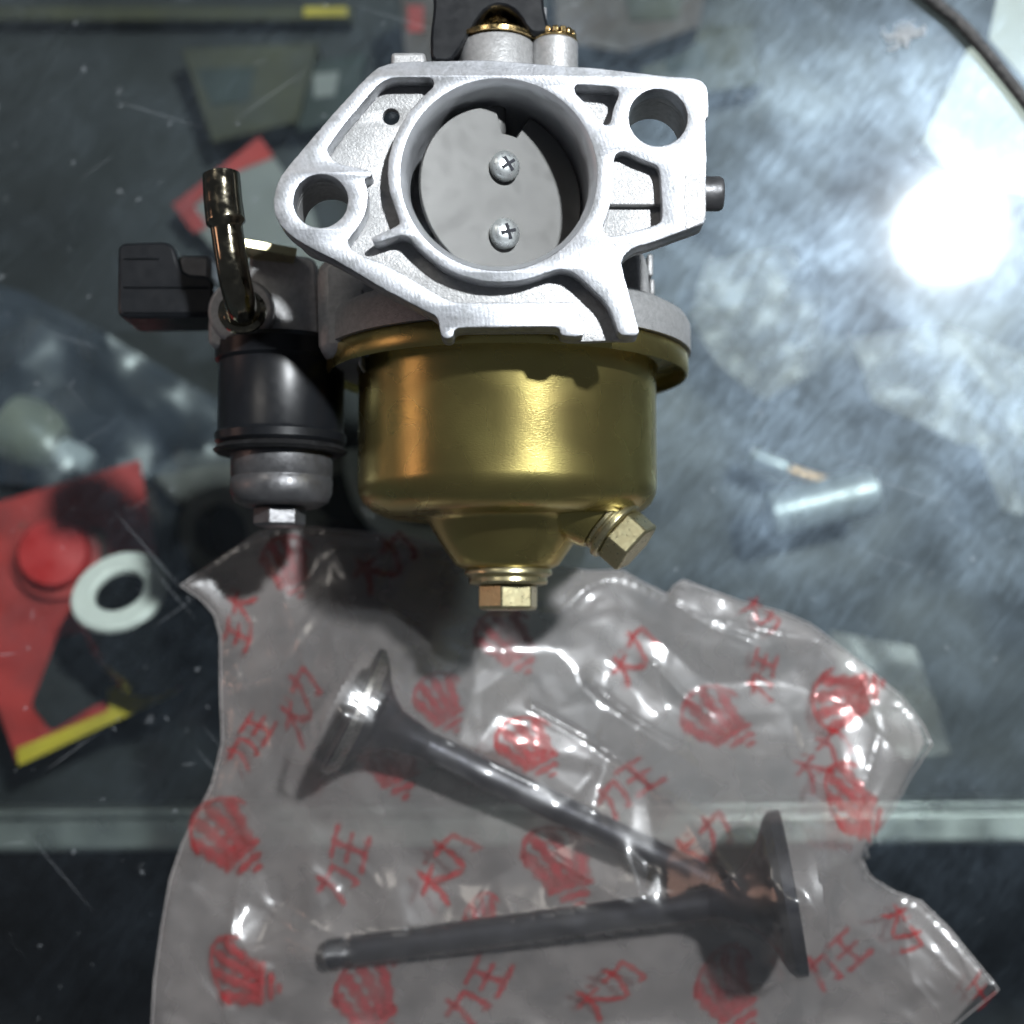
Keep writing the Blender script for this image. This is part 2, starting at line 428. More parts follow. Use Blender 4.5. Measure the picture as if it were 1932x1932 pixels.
# back rail with a yellow price strip
by = P(400, 42, SHELF).y
t = thing('back_rail', (0, by, SHELF), 'thin dull rail along the back of the shelf, upper left', 'rail')
obj('bar', box((-330, by - 2.5, SHELF), (P(668, 42, SHELF).x, by + 2.5, SHELF + 7)), 'olive', t, bevel=.6)
o = obj('price_strip', box((P(580, 42, SHELF).x, by - 1.6, SHELF + 7.1), (P(660, 42, SHELF).x, by + 1.6, SHELF + 8)), 'yellow', t)
o['label'] = 'yellow strip end'

# ------------------------------------------------------------------ lamp over the counter (seen only as its mirror image)
lb = Vector(LAMP_AT) * 1000
t = thing('ceiling_lamp', lb, 'round white opal lamp mirrored as a glaring disc in the glass', 'lamp')
obj('globe', lathe(lb, (0, 0, 1), [(LAMP_R * 1000 * math.sin(math.pi * k / 10), -LAMP_R * 1000 * math.cos(math.pi * k / 10)) for k in range(11)], 20, cap=(False, False)), 'bulb', t)
obj('fitting', lathe(lb + Vector((0, 0, LAMP_R * 1000 + .5)), (0, 0, 1), [(40, 0), (40, 30), (22, 46), (22, 90)], 40), 'enamel', t)

# ------------------------------------------------------------------ carburettor
ZF = FLANGE_Z
FACE = [(785.5, 115.5), (752.9, 116.8), (731.1, 120.1), (712.1, 127.7), (698.5, 138.6), (687.6, 149.5), (622.4, 220.7), (535.5, 323.4), (524.6, 342.4), (517.8, 364.1), (515.9, 385.9), (517.8, 402.2), (524.6, 418.5), (540.9, 438.0), (562.6, 453.8), (595.2, 472.3), (633.3, 490.8), (665.9, 509.5), (717.7, 541.6), (799.9, 584.6), (820.5, 594.7), (827.9, 605.1), (832.1, 638.0), (855.2, 638.0), (856.7, 617.8), (1055.9, 616.0), (1057.8, 633.9), (1101.9, 635.0), (1099.6, 620.1), (1093.3, 601.4), (1089.5, 571.5), (1076.5, 570.0), (964.3, 570.4), (867.2, 570.7), (848.5, 568.5), (814.9, 549.1), (751.3, 511.7), (714.0, 493.0), (691.5, 487.0), (676.8, 478.3), (659.9, 467.9), (655.6, 459.2), (656.1, 453.3), (672.7, 432.6), (684.9, 411.7), (692.5, 391.3), (694.7, 375.0), (693.1, 356.0), (686.3, 339.7), (693.1, 335.9), (700.7, 332.1), (701.2, 326.1), (695.8, 320.7), (633.3, 307.6), (622.4, 294.8), (617.0, 284.0), (618.3, 277.2), (644.2, 241.8), (660.5, 221.5), (698.5, 176.6), (712.1, 160.3), (728.4, 150.0), (747.4, 146.2), (807.2, 145.4), (815.4, 148.1), (819.4, 156.3), (815.4, 165.8), (799.1, 180.7), (777.3, 202.4), (755.6, 235.1), (740.6, 267.7), (732.5, 301.6), (731.1, 328.8), (733.8, 356.0), (743.3, 388.6), (756.1, 419.8), (747.4, 427.2), (703.9, 445.7), (700.7, 451.1), (705.3, 458.7), (736.6, 449.7), (765.9, 440.8), (789, 466.6), (806.5, 482), (825.8, 498), (857, 515), (899, 528), (927.0, 531.6), (956.9, 532), (983.0, 529.6), (1009.2, 522.9), (1035.4, 512.4), (1057.8, 507.2), (1080.2, 511.7), (1102.6, 530.4), (1128.8, 554.7), (1147.5, 575.2), (1156.8, 597.7), (1168.0, 632.0), (1184.8, 633.5), (1207.3, 631.3), (1203.5, 614.5), (1192.3, 571.5), (1175.5, 515.4), (1171.8, 496), (1175.6, 485.1), (1185.1, 474.2), (1201.4, 464.7), (1225.8, 459.2), (1282.9, 438.0), (1323.6, 423.9), (1331.8, 417.1), (1332.3, 380.4), (1332.3, 320.7), (1333.7, 298.9), (1332.3, 271.7), (1330.4, 223.4), (1337.2, 220.7), (1336.4, 173.9), (1331.8, 160.3), (1323.6, 152.2), (1310.1, 146.7), (1255.7, 143.5), (1190.5, 135.3), (1122.6, 127.7), (1070.9, 124.5), (1000.3, 119.0), (918.8, 112.8)]
OUTER = FACE[:28] + [(1168.0, 632.0)] + FACE[99:]
TRI = [(1090.0, 159.0), (1125.3, 160.9), (1155.2, 163.6), (1164.7, 167.9), (1168.2, 176.6), (1164.7, 187.5), (1157.9, 202.4), (1154.6, 217.4), (1153.0, 228.3), (1146.5, 235.9), (1138.3, 234.2), (1122.6, 214.7), (1106.3, 195.1), (1088.6, 179.3), (1083.7, 169.8), (1084.5, 162.5)]
RPOCK = [(1157.9, 301.6), (1162.0, 290.2), (1172.8, 285.3), (1185.1, 288.0), (1201.4, 297.6), (1228.5, 307.1), (1240.8, 312.5), (1245.7, 326.1), (1248.1, 361.4), (1249.7, 391.3), (1249.2, 413.0), (1243.5, 421.7), (1225.8, 427.2), (1160.6, 446.2), (1147.0, 444.6), (1138.3, 436.4), (1136.1, 426.6), (1148.4, 399.5), (1155.2, 366.9), (1157.3, 334.2)]
def zf(l, z=ZF): return [P(x, y, z) for x, y in l]
BC = P(941, 328, ZF); BR = (P(1126.7, 328, ZF).x - P(755.3, 328, ZF).x) / 2
EC, ER = P(604.8, 379, ZF), 51.6 * PX(ZF, 379)
HC, HR = P(1241.6, 221.5, ZF), 55.4 * PX(ZF, 221)
AXZ = 39.0
XB = P(957, 800, AXZ).x
RIMR = P(1300, 700, AXZ).x - XB
RIMY = P(1300, 700, AXZ).y
BOWR = (P(1240, 860, AXZ).x - P(675, 860, AXZ).x) / 2 * .992
DEPTH = 4.6

carb = thing('carburetor', (XB, BC.y, 0), 'aluminium carburetor with gold float bowl lying on the counter glass', 'carburetor')

face = plate([jitter(chaikin(zf(FACE)), .10, 3), circ(BC, BR), jitter(circ(EC, ER, 60), .07, 5), jitter(circ(HC, HR, 60), .05, 8),
              chaikin(zf(TRI)), chaikin(zf(RPOCK))], ZF - DEPTH, ZF, .22)
fo = obj('mounting_flange', face, 'flange', carb, sharp=30)
small = P(737.9, 220.1, ZF - DEPTH)
floor_ = plate([chaikin(zf(OUTER)), circ(BC, BR), circ(EC, ER + .05), circ(HC, HR + .05), circ(small, 16 * PX(ZF - DEPTH, 220), 32)], ZF - DEPTH - 1.8, ZF - DEPTH + .05, .15)
obj('flange_web', floor_, 'cast', fo, sharp=30)
# raised step in the right-hand pocket
st = [P(x, y, ZF - DEPTH) for x, y in ((1150, 292), (1252, 300), (1254, 392), (1140, 392))]
obj('pocket_step', add_prism(bmesh.new(), st, ZF - DEPTH - .1, ZF - DEPTH + 1.6), 'cast', fo, bevel=.3)
# unmilled patch on the wing edge
pat = [P(x, y, ZF) for x, y in ((1291, 322), (1331, 321), (1332, 415), (1318, 424), (1290, 436), (1297, 415), (1288, 385), (1293, 352))]
obj('casting_patch', add_prism(bmesh.new(), chaikin(pat), ZF - .3, ZF + .12), 'cast', fo, bevel=.1)
# bore: chamfer, turned barrel, venturi, thin lip
pr = [(BR + .02, 0), (BR - .5, -.5), (BR - 1.15, -1.8), (BR - 1.25, -9), (BR - 1.6, -16), (BR - 3.4, -24), (BR - 4.6, -34), (BR - 4.2, -48), (BR - 3.4, -66),
      (BR + 2.6, -66), (BR + 3.2, -40), (BR + 3.6, -12), (BR + 3.6, -DEPTH - 1.85), (BR + .02, -DEPTH - 1.85)]
barrel = obj('barrel', lathe((BC.x, BC.y, ZF), (0, 0, 1), pr, 96, cap=(False, False), closed=True), 'bore', carb, sharp=28)
# choke plate on its shaft, turned a little, with two screws
pa = math.radians(24)
pn = Vector((math.sin(pa), 0, math.cos(pa))); pc = Vector((BC.x + .4, BC.y - .6, ZF - 9.5))
pu = Vector((math.cos(pa), 0, -math.sin(pa)))
pl = bmesh.new()
RP = BR - 1.45
ring_t, ring_b = [], []
for k in range(72):
    a = 2 * math.pi * k / 72
    r = RP
    if abs(a - math.pi / 2 + .12) < .17: r = RP * .70            # vent notch at the top
    q = pc + pu * (r * 1.0 * math.cos(a)) + Vector((0, 1, 0)) * (r * math.sin(a))
    ring_t.append(pl.verts.new(q + pn * .55)); ring_b.append(pl.verts.new(q - pn * .55))
for k in range(72): pl.faces.new((ring_t[k], ring_t[(k + 1) % 72], ring_b[(k + 1) % 72], ring_b[k]))
pl.faces.new(ring_t); pl.faces.new(ring_b[::-1])
choke = obj('choke_plate', pl, 'plate', carb, bevel=.15)
obj('choke_shaft', lathe(pc - Vector((0, RP + 2, 0)) - pn * 2.2, (0, 1, 0), [(1.7, 0), (1.7, 2 * RP + 4)], 24), 'plate', choke)
for py in (327, 452):
    sy = P(948, py, ZF - 12).y
    sx = pc + pn * .6; c0 = Vector((sx.x, sy, sx.z))
    wsh = obj('screw', lathe(c0, pn, [(2.75, 0), (2.75, .5), (2.45, .55), (2.45, .95), (2.9, 1.0), (2.9, 1.5), (2.55, 2.1), (1.9, 2.55), (1.0, 2.8), (.01, 2.85)], 36, up=(0, 1, 0), cap=(True, False)), 'zinc_blue', choke, sharp=40)
    cr = bmesh.new()
    rot = Matrix.Translation(c0 + pn * 2.45) @ pn.to_track_quat('Z', 'Y').to_matrix().to_4x4() @ Matrix.Rotation(.5 + py * .01, 4, 'Z')
    add_box(cr, (-1.5, -.3, -.2), (1.5, .3, .47), rot); add_box(cr, (-.3, -1.5, -.21), (.3, 1.5, .46), rot)
    obj('cross_slot', cr, 'steel_dark', wsh)
# ear bosses behind the two bolt holes
for c, r, nm in ((EC, ER, 'ear_boss'), (HC, HR, 'ear_boss')):
    obj(nm, lathe((c.x, c.y, ZF - DEPTH - 1.85), (0, 0, -1), [(r + .06, 0), (r + .2, 9), (r + 2.3, 9), (r + 2.9, 0)], 48, cap=(False, False), closed=True), 'cast', carb)
# body casting behind the flange
bp_ = [P(x, y, 56) for x, y in ((596, 498), (640, 468), (700, 430), (770, 430), (1120, 430), (1190, 452), (1222, 480), (1228, 560), (1232, 660), (600, 672))]
body = obj('body_casting', add_prism(bmesh.new(), bp_, 12, 57), 'cast', carb, bevel=2.5)
obj('casting_rib', box(P(676, 690, 60) - Vector((0, 0, 8)), P(684, 545, 60)), 'cast', body, bevel=.3)
for (x0, y0, x1, y1) in ((1222, 478, 1232, 520), (1226, 526, 1235, 556), (1232, 590, 1237, 606)):
    obj('casting_rib', box(P(x0, y1, 52) - Vector((0, 0, 6)), P(x1, y0, 52)), 'cast', body, bevel=.4)
obj('rear_flange', lathe((BC.x, BC.y - 6, 1), (0, 0, 1), [(25, 0), (25, 7), (22, 12)], 64), 'cast', carb, bevel=.5)
# float chamber rim of the body (round plate over the bowl)
pr = [(20, 15), (RIMR - 3, 11.5), (RIMR - .8, 10.2), (RIMR + .1, 8.5), (RIMR + .1, 3.0), (RIMR - 1, 2.95), (20, 2.95)]
obj('chamber_flange', lathe((XB, RIMY, AXZ), (0, 1, 0), pr, 128, cap=(True, True)), 'cast', carb, sharp=40)
obj('bowl_gasket', lathe((XB, RIMY, AXZ), (0, 1, 0), [(30, 3.0), (RIMR - 2.5, 3.0), (RIMR - 2.5, 4.1), (30, 4.1)], 128), 'rubber', carb)
gt = bmesh.new(); ga = math.asin(9.9 / RIMR); prev = None
for k in range(25):
    a = -ga + 2 * ga * k / 24; row = []
    for r_, y_ in ((RIMR - 2.4, 3.0), (RIMR + .35, 3.0), (RIMR + .35, 4.1), (RIMR - 2.4, 4.1)):
        row.append(gt.verts.new((XB + r_ * math.sin(a), RIMY + y_ + .35, AXZ + r_ * math.cos(a))))
    if prev:
        for q in range(4): gt.faces.new((prev[q], prev[(q + 1) % 4], row[(q + 1) % 4], row[q]))
    else: gt.faces.new(row)
    prev = row
gt.faces.new(prev)
obj('gasket_tab', gt, 'copper', carb, sharp=30)
# gold bowl: rolled rim, drum, step, cone
def yb(py): return P(957, py, AXZ).y - RIMY
pr = [(BOWR + 1.2, 2.9), (RIMR - 1.0, 2.9), (RIMR - .5, 2.3), (RIMR - .4, -1.2), (RIMR - .85, -1.9), (RIMR - 1.5, -1.2), (RIMR - 1.7, .9), (BOWR + 2.2, .9), (BOWR + .5, .2), (BOWR, -1.4),
      (BOWR, yb(920)), (BOWR - .25, yb(935)), (BOWR - 1.2, yb(951)), (BOWR - 3, yb(965)), (BOWR - 5.4, yb(975)), (BOWR - 8, yb(978)), (18.6, yb(979)), (17.4, yb(983)), (16.6, yb(990)), (14.2, yb(1025)), (11.8, yb(1055)), (10.9, yb(1066)), (9.4, yb(1073)), (2, yb(1074))]
bowl = obj('float_bowl', lathe((XB, RIMY, AXZ), (0, 1, 0), pr, 160, cap=(False, True)), 'gold', carb, sharp=50)
# centre bolt
def hexbolt(name, c, d, up, ph, washer, r, h, parent, mat='gold_bolt', neck=None):
    prf = []
    wb = lathe(c, d, washer, 64, up=up)
    wo = obj(name, wb, mat, parent, sharp=40, bevel=.15)
    d_ = Vector(d).normalized(); h0 = washer[-1][1]
    hb = lathe(Vector(c) + d_ * (h0 + .02), d, [(r * .96, 0), (r, .35), (r, h - .5), (r * .93, h)], 6, up=up, phase=ph)
    obj('hex_head', hb, mat, wo, sharp=20, bevel=.28)
    return wo
w = PX(AXZ)
cb = (XB + 0.2, RIMY + yb(1073), AXZ)
hexbolt('bowl_bolt', cb, (0, -1, 0), (0, 0, 1), math.radians(12), [(9.0, 0), (9.3, .6), (9.3, 1.3), (8.2, 1.9), (8.4, 2.9), (8.1, 3.4), (5, 3.5)], 6.5, 5.2, carb)
# drain boss and drain bolt, pointing down to the right
dd = Vector((.72, -.66, .2)).normalized()
d0 = P(1132, 975, AXZ + 8)
obj('drain_boss', lathe(d0 - dd * 9, dd, [(10.5, 0), (8.8, 6), (7.2, 10), (6.7, 10.6)], 48), 'gold', carb)
d1 = d0 + dd * 1.8
hexbolt('drain_bolt', d1, dd, (0, 0, 1), math.radians(26), [(6.4, 0), (6.4, .9), (5.9, 1.0), (5.9, 1.6), (7.0, 1.7), (7.0, 2.7), (6.6, 3.1)], 6.3, 5.4, carb)

# top side: choke shaft boss with brass collar and black lever, screw boss, stub
b1 = P(938, 122, 56)
obj('shaft_boss', lathe(b1 - Vector((0, 10, 0)), (0, 1, 0), [(8.0, 0), (8.0, 13.2), (7.6, 13.8)], 48), 'cast', carb, bevel=.2)
bc_ = P(938, 84, 56)
obj('brass_collar', lathe(bc_ + Vector((0, -.4, 0)), (0, 1, 0), [(8.6, 0), (8.6, .9), (7.4, 1.5), (6.0, 2.6), (3.9, 3.2), (3.4, 4.8), (2.2, 5.6), (2.0, 10)], 56), 'brass', carb, sharp=40)
b2 = P(1047, 128, 58)
obj('screw_boss', lathe(b2 - Vector((0, 10, 0)), (0, 1, 0), [(4.7, 0), (4.7, 14.8), (4.4, 15.2)], 40), 'cast', carb, bevel=.2)
sb = bmesh.new(); b2t = b2 + Vector((0, 5.3, 0))
add_lathe(sb, b2t, (0, 1, 0), [(4.6, 0), (4.6, .5)], 40)
for k in range(16):
    a = 2 * math.pi * k / 16
    m4 = Matrix.Translation(b2t) @ Matrix.Rotation(a, 4, 'Y')
    add_box(sb, (-.62, .52, 3.0), (.62, 1.9, 4.4), m4)
obj('knurled_cap', sb, 'brass', carb, bevel=.2)
lev = [P(x, y, 62) for x, y in ((816, -70), (1024, -70), (1026, 10), (1029, 26), (1038, 60), (1008, 66), (992, 52), (980, 30), (962, 14), (940, 9), (918, 16), (900, 38), (884, 66), (868, 92), (850, 116), (812, 116), (812, 60), (818, 20))]
lv = obj('choke_lever', add_prism(bmesh.new(), chaikin(lev, 1), 48, 62), 'black', carb, bevel=.8)
obj('lever_wear_edge', box(P(1026.5, 44, 58) - Vector((0, 0, 3)), P(1031, 14, 58)), 'grey_metal', lv)
obj('cast_stub', box(P(737, 126, 70) - Vector((0, 0, 8)), P(803, 97, 70)), 'cast', carb, bevel=.8)
# right side stop pin
pcn = P(1335, 366, 66)
obj('stop_pin', lathe(pcn - Vector((6, 0, 0)), (1, 0, 0), [(3.4, 0), (3.4, 8.2), (3.0, 9.0)], 32, up=(0, 0, 1)), 'grey_metal', carb, bevel=.2)

# fuel cock on the left: cast arm, inlet elbow tube, black lever, shut-off solenoid
ZS = 38.0
arm = [P(x, y, 46) for x, y in ((470, 470), (596, 486), (606, 655), (392, 655), (392, 600), (402, 560), (450, 530), (468, 520))]
am = obj('fuel_cock_arm', add_prism(bmesh.new(), chaikin(arm, 1), 28, 46), 'cast', carb, bevel=1.2)
ic = P(458, 590, 46)
obj('inlet_boss', lathe(ic - Vector((0, 0, 6)), (0, 0, 1), [(7.0, 0), (7.0, 7.6), (6.5, 8.2)], 48), 'cast', carb, bevel=.3)
e = P(458, 590, 54.2)
ir = obj('tube_collar', lathe(e, (.05, .25, 1), [(4.9, 0), (4.9, .8), (3.9, 1.4), (3.9, 2.2)], 40), 'tube', carb)
pth = spline([P(459, 592, 52), P(456, 582, 58), P(450, 556, 62.5), P(440, 510, 65), P(429, 440, 66), P(421, 380, 66), P(418, 338, 66), P(417, 326, 66)], 10)
rad = []
for i, q in enumerate(pth):
    f = i / (len(pth) - 1)
    r = 3.15
    if f > .60: r = 3.85 - .25 * (f - .60) / .4
    if f > .93: r = 3.55 - 4.5 * (f - .93) ** 1.15 * 3
    rad.append(max(r, 1.5))
obj('inlet_tube', tube(pth, rad, 28), 'tube', carb, sharp=50)
lpc = P(507, 466, 52)
obj('lever_plate', box((-5.8, -.95, -7), (5.8, .95, 0), Matrix.Translation(lpc) @ Matrix.Rotation(math.radians(15), 4, 'Y') @ Matrix.Rotation(math.radians(-3), 4, 'X') @ Matrix.Rotation(math.radians(-7), 4, 'Z')), 'gold_bolt', carb, bevel=.2)
kn = [P(x, y, 44) for x, y in ((222, 458), (312, 455), (328, 464), (336, 492), (346, 516), (402, 522), (404, 598), (228, 600), (221, 590))]
ko = obj('cock_lever', add_prism(bmesh.new(), chaikin(kn, 1), 30, 44), 'black', carb, bevel=.9)
for py_r in (486, 540, 588):
    obj('lever_rib', box(P(232, py_r + 3, 44.4) - Vector((0, 0, 1)), P(300 if py_r < 500 else 392, py_r - 1, 44.4)), 'black', ko, bevel=.2)
obj('lever_hub', box(P(334, 528, 43) - Vector((0, 0, 9)), P(398, 480, 43)), 'grey_metal', carb, bevel=1)
xs = P(531, 750, ZS).x
def ys(py): return P(531, py, ZS).y
k = PX(ZS)
obj('solenoid_body', lathe((xs, 0, ZS), (0, 1, 0), [(13.2, ys(842)), (13.9, ys(836)), (14.0, ys(822)), (13.4, ys(815)), (13.4, ys(690)), (14.2, ys(684)), (14.2, ys(655)), (13.2, ys(645))], 72), 'black', carb, sharp=40)
obj('solenoid_band', lathe((xs, 0, ZS), (0, 1, 0), [(13.5, ys(858)), (14.3, ys(852)), (13.3, ys(843))], 72), 'rubber', carb)
obj('solenoid_cup', lathe((xs + .3, 0, ZS), (0, 1, 0), [(3, ys(957)), (8.2, ys(956)), (10.0, ys(947)), (10.75, ys(930)), (10.8, ys(905)), (10.6, ys(903)), (10.6, ys(901)), (10.8, ys(899)), (10.8, ys(858))], 72), 'grey_metal', carb, sharp=45)
hb = lathe((xs, ys(958), ZS), (0, -1, 0), [(5.6, 0), (5.6, 3.4), (5.1, 4.0)], 6, up=(0, 0, 1), phase=.25)
obj('solenoid_nut', hb, 'grey_metal', carb, sharp=20, bevel=.25)
obj('solenoid_bracket', box((xs - 6, ys(660), ZS - 8), (P(640, 640, ZS).x, ys(560), ZS + 6)), 'cast', carb, bevel=1.5)

# ------------------------------------------------------------------ engine valves inside the bag
def valve(name, head_c, tip, rh, rs, label, edge='steel_edge', mg=1.5):
    hc, tp = Vector(head_c), Vector(tip)
    d = (tp - hc); L = d.length; d.normalize()
    t = thing(name, (hc.x, hc.y, hc.z - rh), label, 'engine valve', 'engine valves in the plastic bag')
    obj('valve_head', lathe(hc, d, [(.01, .4), (rh * .55, .35), (rh * .6, 0), (rh - .3, 0), (rh, .3), (rh, mg), (rh - 1.8, mg + 1.7), (rh * .64, mg + 3.9), (rh * .45, mg + 6.4), (rh * .31, mg + 9.6), (rs + .6, 16), (rs, 19)], 64, cap=(False, False)), 'steel_dark', t, sharp=28)
    obj('seat_face', lathe(hc, d, [(rh + .02, .3), (rh + .03, mg + .02), (rh - 1.75, mg + 1.72)], 64, cap=(False, False)), edge, t, sharp=28)
    obj('stem', lathe(hc, d, [(rs, 18.5), (rs, L - 6.2), (rs - .8, L - 5.8), (rs - .8, L - 4.2), (rs, L - 3.8), (rs, L - .35), (rs - .35, L)], 40), 'steel_dark', t, sharp=30)
    return t
V1H = P(662, 1338, 17.2); V1T = P(1362, 1672, 4.6)
V2H = P(1498, 1682, 19.6); V2T = P(618, 1800, 4.6)
valve('engine_valve', V1H, V1T, 15.2, 3.3, 'dark valve with its bright-edged head at the bag top left, stem slanting down right')
valve('engine_valve', V2H, V2T, 18.0, 3.3, 'dark valve lying nearly level, large head at the right end inside the bag', 'steel_dark', 2.6)

# ------------------------------------------------------------------ plastic bag: under sheet and draped upper sheet
BAGPX = [(345, 1105), (412, 1055), (485, 1006), (530, 990), (640, 1000), (760, 1010), (880, 1040), (1010, 1062), (1110, 1078), (1172, 1076), (1215, 1100), (1258, 1122), (1272, 1104), (1286, 1095), (1330, 1110), (1400, 1135), (1480, 1156), (1530, 1178), (1562, 1202), (1640, 1262), (1700, 1314), (1734, 1366), (1746, 1402), (1716, 1462), (1690, 1520), (1662, 1562), (1638, 1590), (1625, 1622), (1640, 1652), (1682, 1680), (1740, 1702), (1790, 1752), (1868, 1855), (1800, 1932), (1740, 2010), (1600, 2120), (1100, 2160), (500, 2150), (262, 2130), (272, 2030), (285, 1932), (290, 1850), (304, 1750), (320, 1660), (344, 1590), (370, 1540), (400, 1480), (419, 1400), (415, 1290), (415, 1200), (405, 1160), (380, 1130)]
bag_out = [P(x, y, 1.2) for x, y in BAGPX]
dense = []
for i, p in enumerate(bag_out):
    q = bag_out[(i + 1) % len(bag_out)]; n = max(1, int((q - p).length / 1.1))
    for k in range(n):
        w_ = p.lerp(q, k / n)
        dense.append(Vector((w_.x, w_.y)))
GS = .75
bx0, bx1 = min(p.x for p in dense) - 3, max(p.x for p in dense) + 3
by0, by1 = min(p.y for p in dense) - 3, max(p.y for p in dense) + 3
gx = np.arange(bx0, bx1, GS); gy = np.arange(by0, by1, GS)
XX, YY = np.meshgrid(gx, gy, indexing='ij')
# inside test and distance to the outline
px_, py_ = np.array([p.x for p in dense]), np.array([p.y for p in dense])
inside = np.zeros(XX.shape, bool)
j = len(px_) - 1
for i in range(len(px_)):
    cond = ((py_[i] > YY) != (py_[j] > YY)) & (XX < (px_[j] - px_[i]) * (YY - py_[i]) / (py_[j] - py_[i] + 1e-12) + px_[i])
    inside ^= cond; j = i
dist = np.full(XX.shape, 1e9)
for a, b in zip(px_[::2], py_[::2]): dist = np.minimum(dist, np.hypot(XX - a, YY - b))
dist = np.where(inside, dist, 0)
obst = np.zeros(XX.shape) + .4
def obst_capsule(hc, tp, rh, rs):
    global obst
    hc, tp = Vector(hc), Vector(tp)
    d = tp - hc; L2 = d.x * d.x + d.y * d.y; Ls = math.sqrt(L2)
    tt = ((XX - hc.x) * d.x + (YY - hc.y) * d.y) / L2
    off = np.abs((XX - hc.x) * (-d.y) + (YY - hc.y) * d.x) / Ls
    for k in range(30):                                   # profile stations, in mm from the head face
        mm = -1.6 + k * 1.1; s = mm / d.length
        r = rh + .5 if mm < 6.6 else max(rs, rh * .62 * max(0, 1 - (mm - 6.6) / 12) + rs * .9)
        zc = hc.z + d.z * s
        m = (np.abs(tt - s) * Ls < 1.4) & (off < r)
        obst = np.where(m, np.maximum(obst, zc + np.sqrt(np.maximum(r * r - off * off, 0)) + .7), obst)
    m = (tt > 0) & (tt < 1) & (off < rs)
    obst = np.where(m, np.maximum(obst, hc.z + d.z * tt + rs + .7), obst)
obst_capsule(V1H, V1T, 15.2, 3.3); obst_capsule(V2H, V2T, 18.0, 3.3)
# creases: ridges (px points, height, half width)
def ridge(ptspx, h, wd, z=6):
    global obst
    pts = [P(x, y, z) for x, y in ptspx]
    best = np.zeros(XX.shape)
    for a, b in zip(pts[:-1], pts[1:]):
        dx, dy = b.x - a.x, b.y - a.y; L2 = dx * dx + dy * dy + 1e-9
        t_ = np.clip(((XX - a.x) * dx + (YY - a.y) * dy) / L2, 0, 1)
        dd_ = np.hypot(XX - a.x - t_ * dx, YY - a.y - t_ * dy)
        best = np.maximum(best, 1.25 * h * np.maximum(0, 1 - dd_ / (wd * 2.6)) ** 1.7)
    return best
rid = np.zeros(XX.shape)
for pts, h, wd in (
    ([(500, 1010), (520, 1090), (560, 1180), (600, 1300), (612, 1400)], 2.6, 4),
    ([(830, 1192), (900, 1165), (980, 1160), (1060, 1156)], 4.2, 5),
    ([(1060, 1156), (1110, 1105), (1160, 1085)], 3.2, 4),
    ([(1180, 1085), (1260, 1130), (1340, 1180), (1420, 1210)], 3.4, 4.5),
    ([(1290, 1110), (1360, 1125), (1430, 1160)], 1.6, 2.5),
    ([(1330, 1168), (1400, 1180), (1480, 1198), (1555, 1212)], 3.0, 3),
    ([(1115, 1290), (1190, 1350), (1250, 1390), (1310, 1420)], 3.2, 4),
    ([(1235, 1250), (1290, 1310), (1340, 1345)], 2.2, 2.5),
    ([(1530, 1440), (1495, 1490), (1488, 1540), (1500, 1620)], 4.0, 4),
    ([(1570, 1180), (1545, 1320), (1520, 1450)], 2.4, 4),
    ([(1640, 1290), (1665, 1380), (1610, 1560), (1540, 1700)], 2.0, 4),
    ([(1540, 1700), (1610, 1740), (1700, 1820), (1770, 1910)], 2.8, 4),
    ([(1560, 1760), (1640, 1860), (1720, 1960)], 2.2, 3),
    ([(1300, 1780), (1350, 1810), (1420, 1880), (1480, 1960)], 2.6, 3.5),
    ([(1030, 1600), (1100, 1640), (1190, 1690)], 2.0, 3),
    ([(1000, 1330), (1090, 1380), (1180, 1440), (1290, 1530), (1360, 1640)], 5.0, 9),
    ([(420, 1240), (480, 1215), (540, 1200)], 2.0, 3),
    ([(415, 1310), (470, 1300), (540, 1270)], 2.4, 3.5),
    ([(500, 1430), (470, 1560), (440, 1700), (425, 1850), (420, 1960)], 2.6, 4),
    ([(450, 1210), (440, 1300), (430, 1420)], 1.4, 2.5),
    ([(340, 1640), (410, 1530), (455, 1440)], 1.6, 3),
    ([(470, 1800), (540, 1770), (600, 1790)], 2.6, 4),
    ([(480, 1830), (560, 1830), (610, 1815)], 1.8, 2.5),
    ([(740, 1230), (800, 1205), (870, 1190)], 2.0, 3),
    ([(660, 1180), (720, 1230), (760, 1290)], 2.2, 3)):
    rid = np.maximum(rid, ridge(pts, h, wd) * .8 + ridge(pts, h * .34, .5))
# taut film over the obstacles: relax towards a membrane that may not sink below them
h = np.maximum(obst, np.minimum(dist * .18, 2.2)); edge0 = .5
free = inside & (dist > .8)
for it in range(700):
    a = .25 * (np.roll(h, 1, 0) + np.roll(h, -1, 0) + np.roll(h, 1, 1) + np.roll(h, -1, 1))
    h = np.where(free, np.maximum(a - .0035, np.maximum(obst, .5)), edge0)
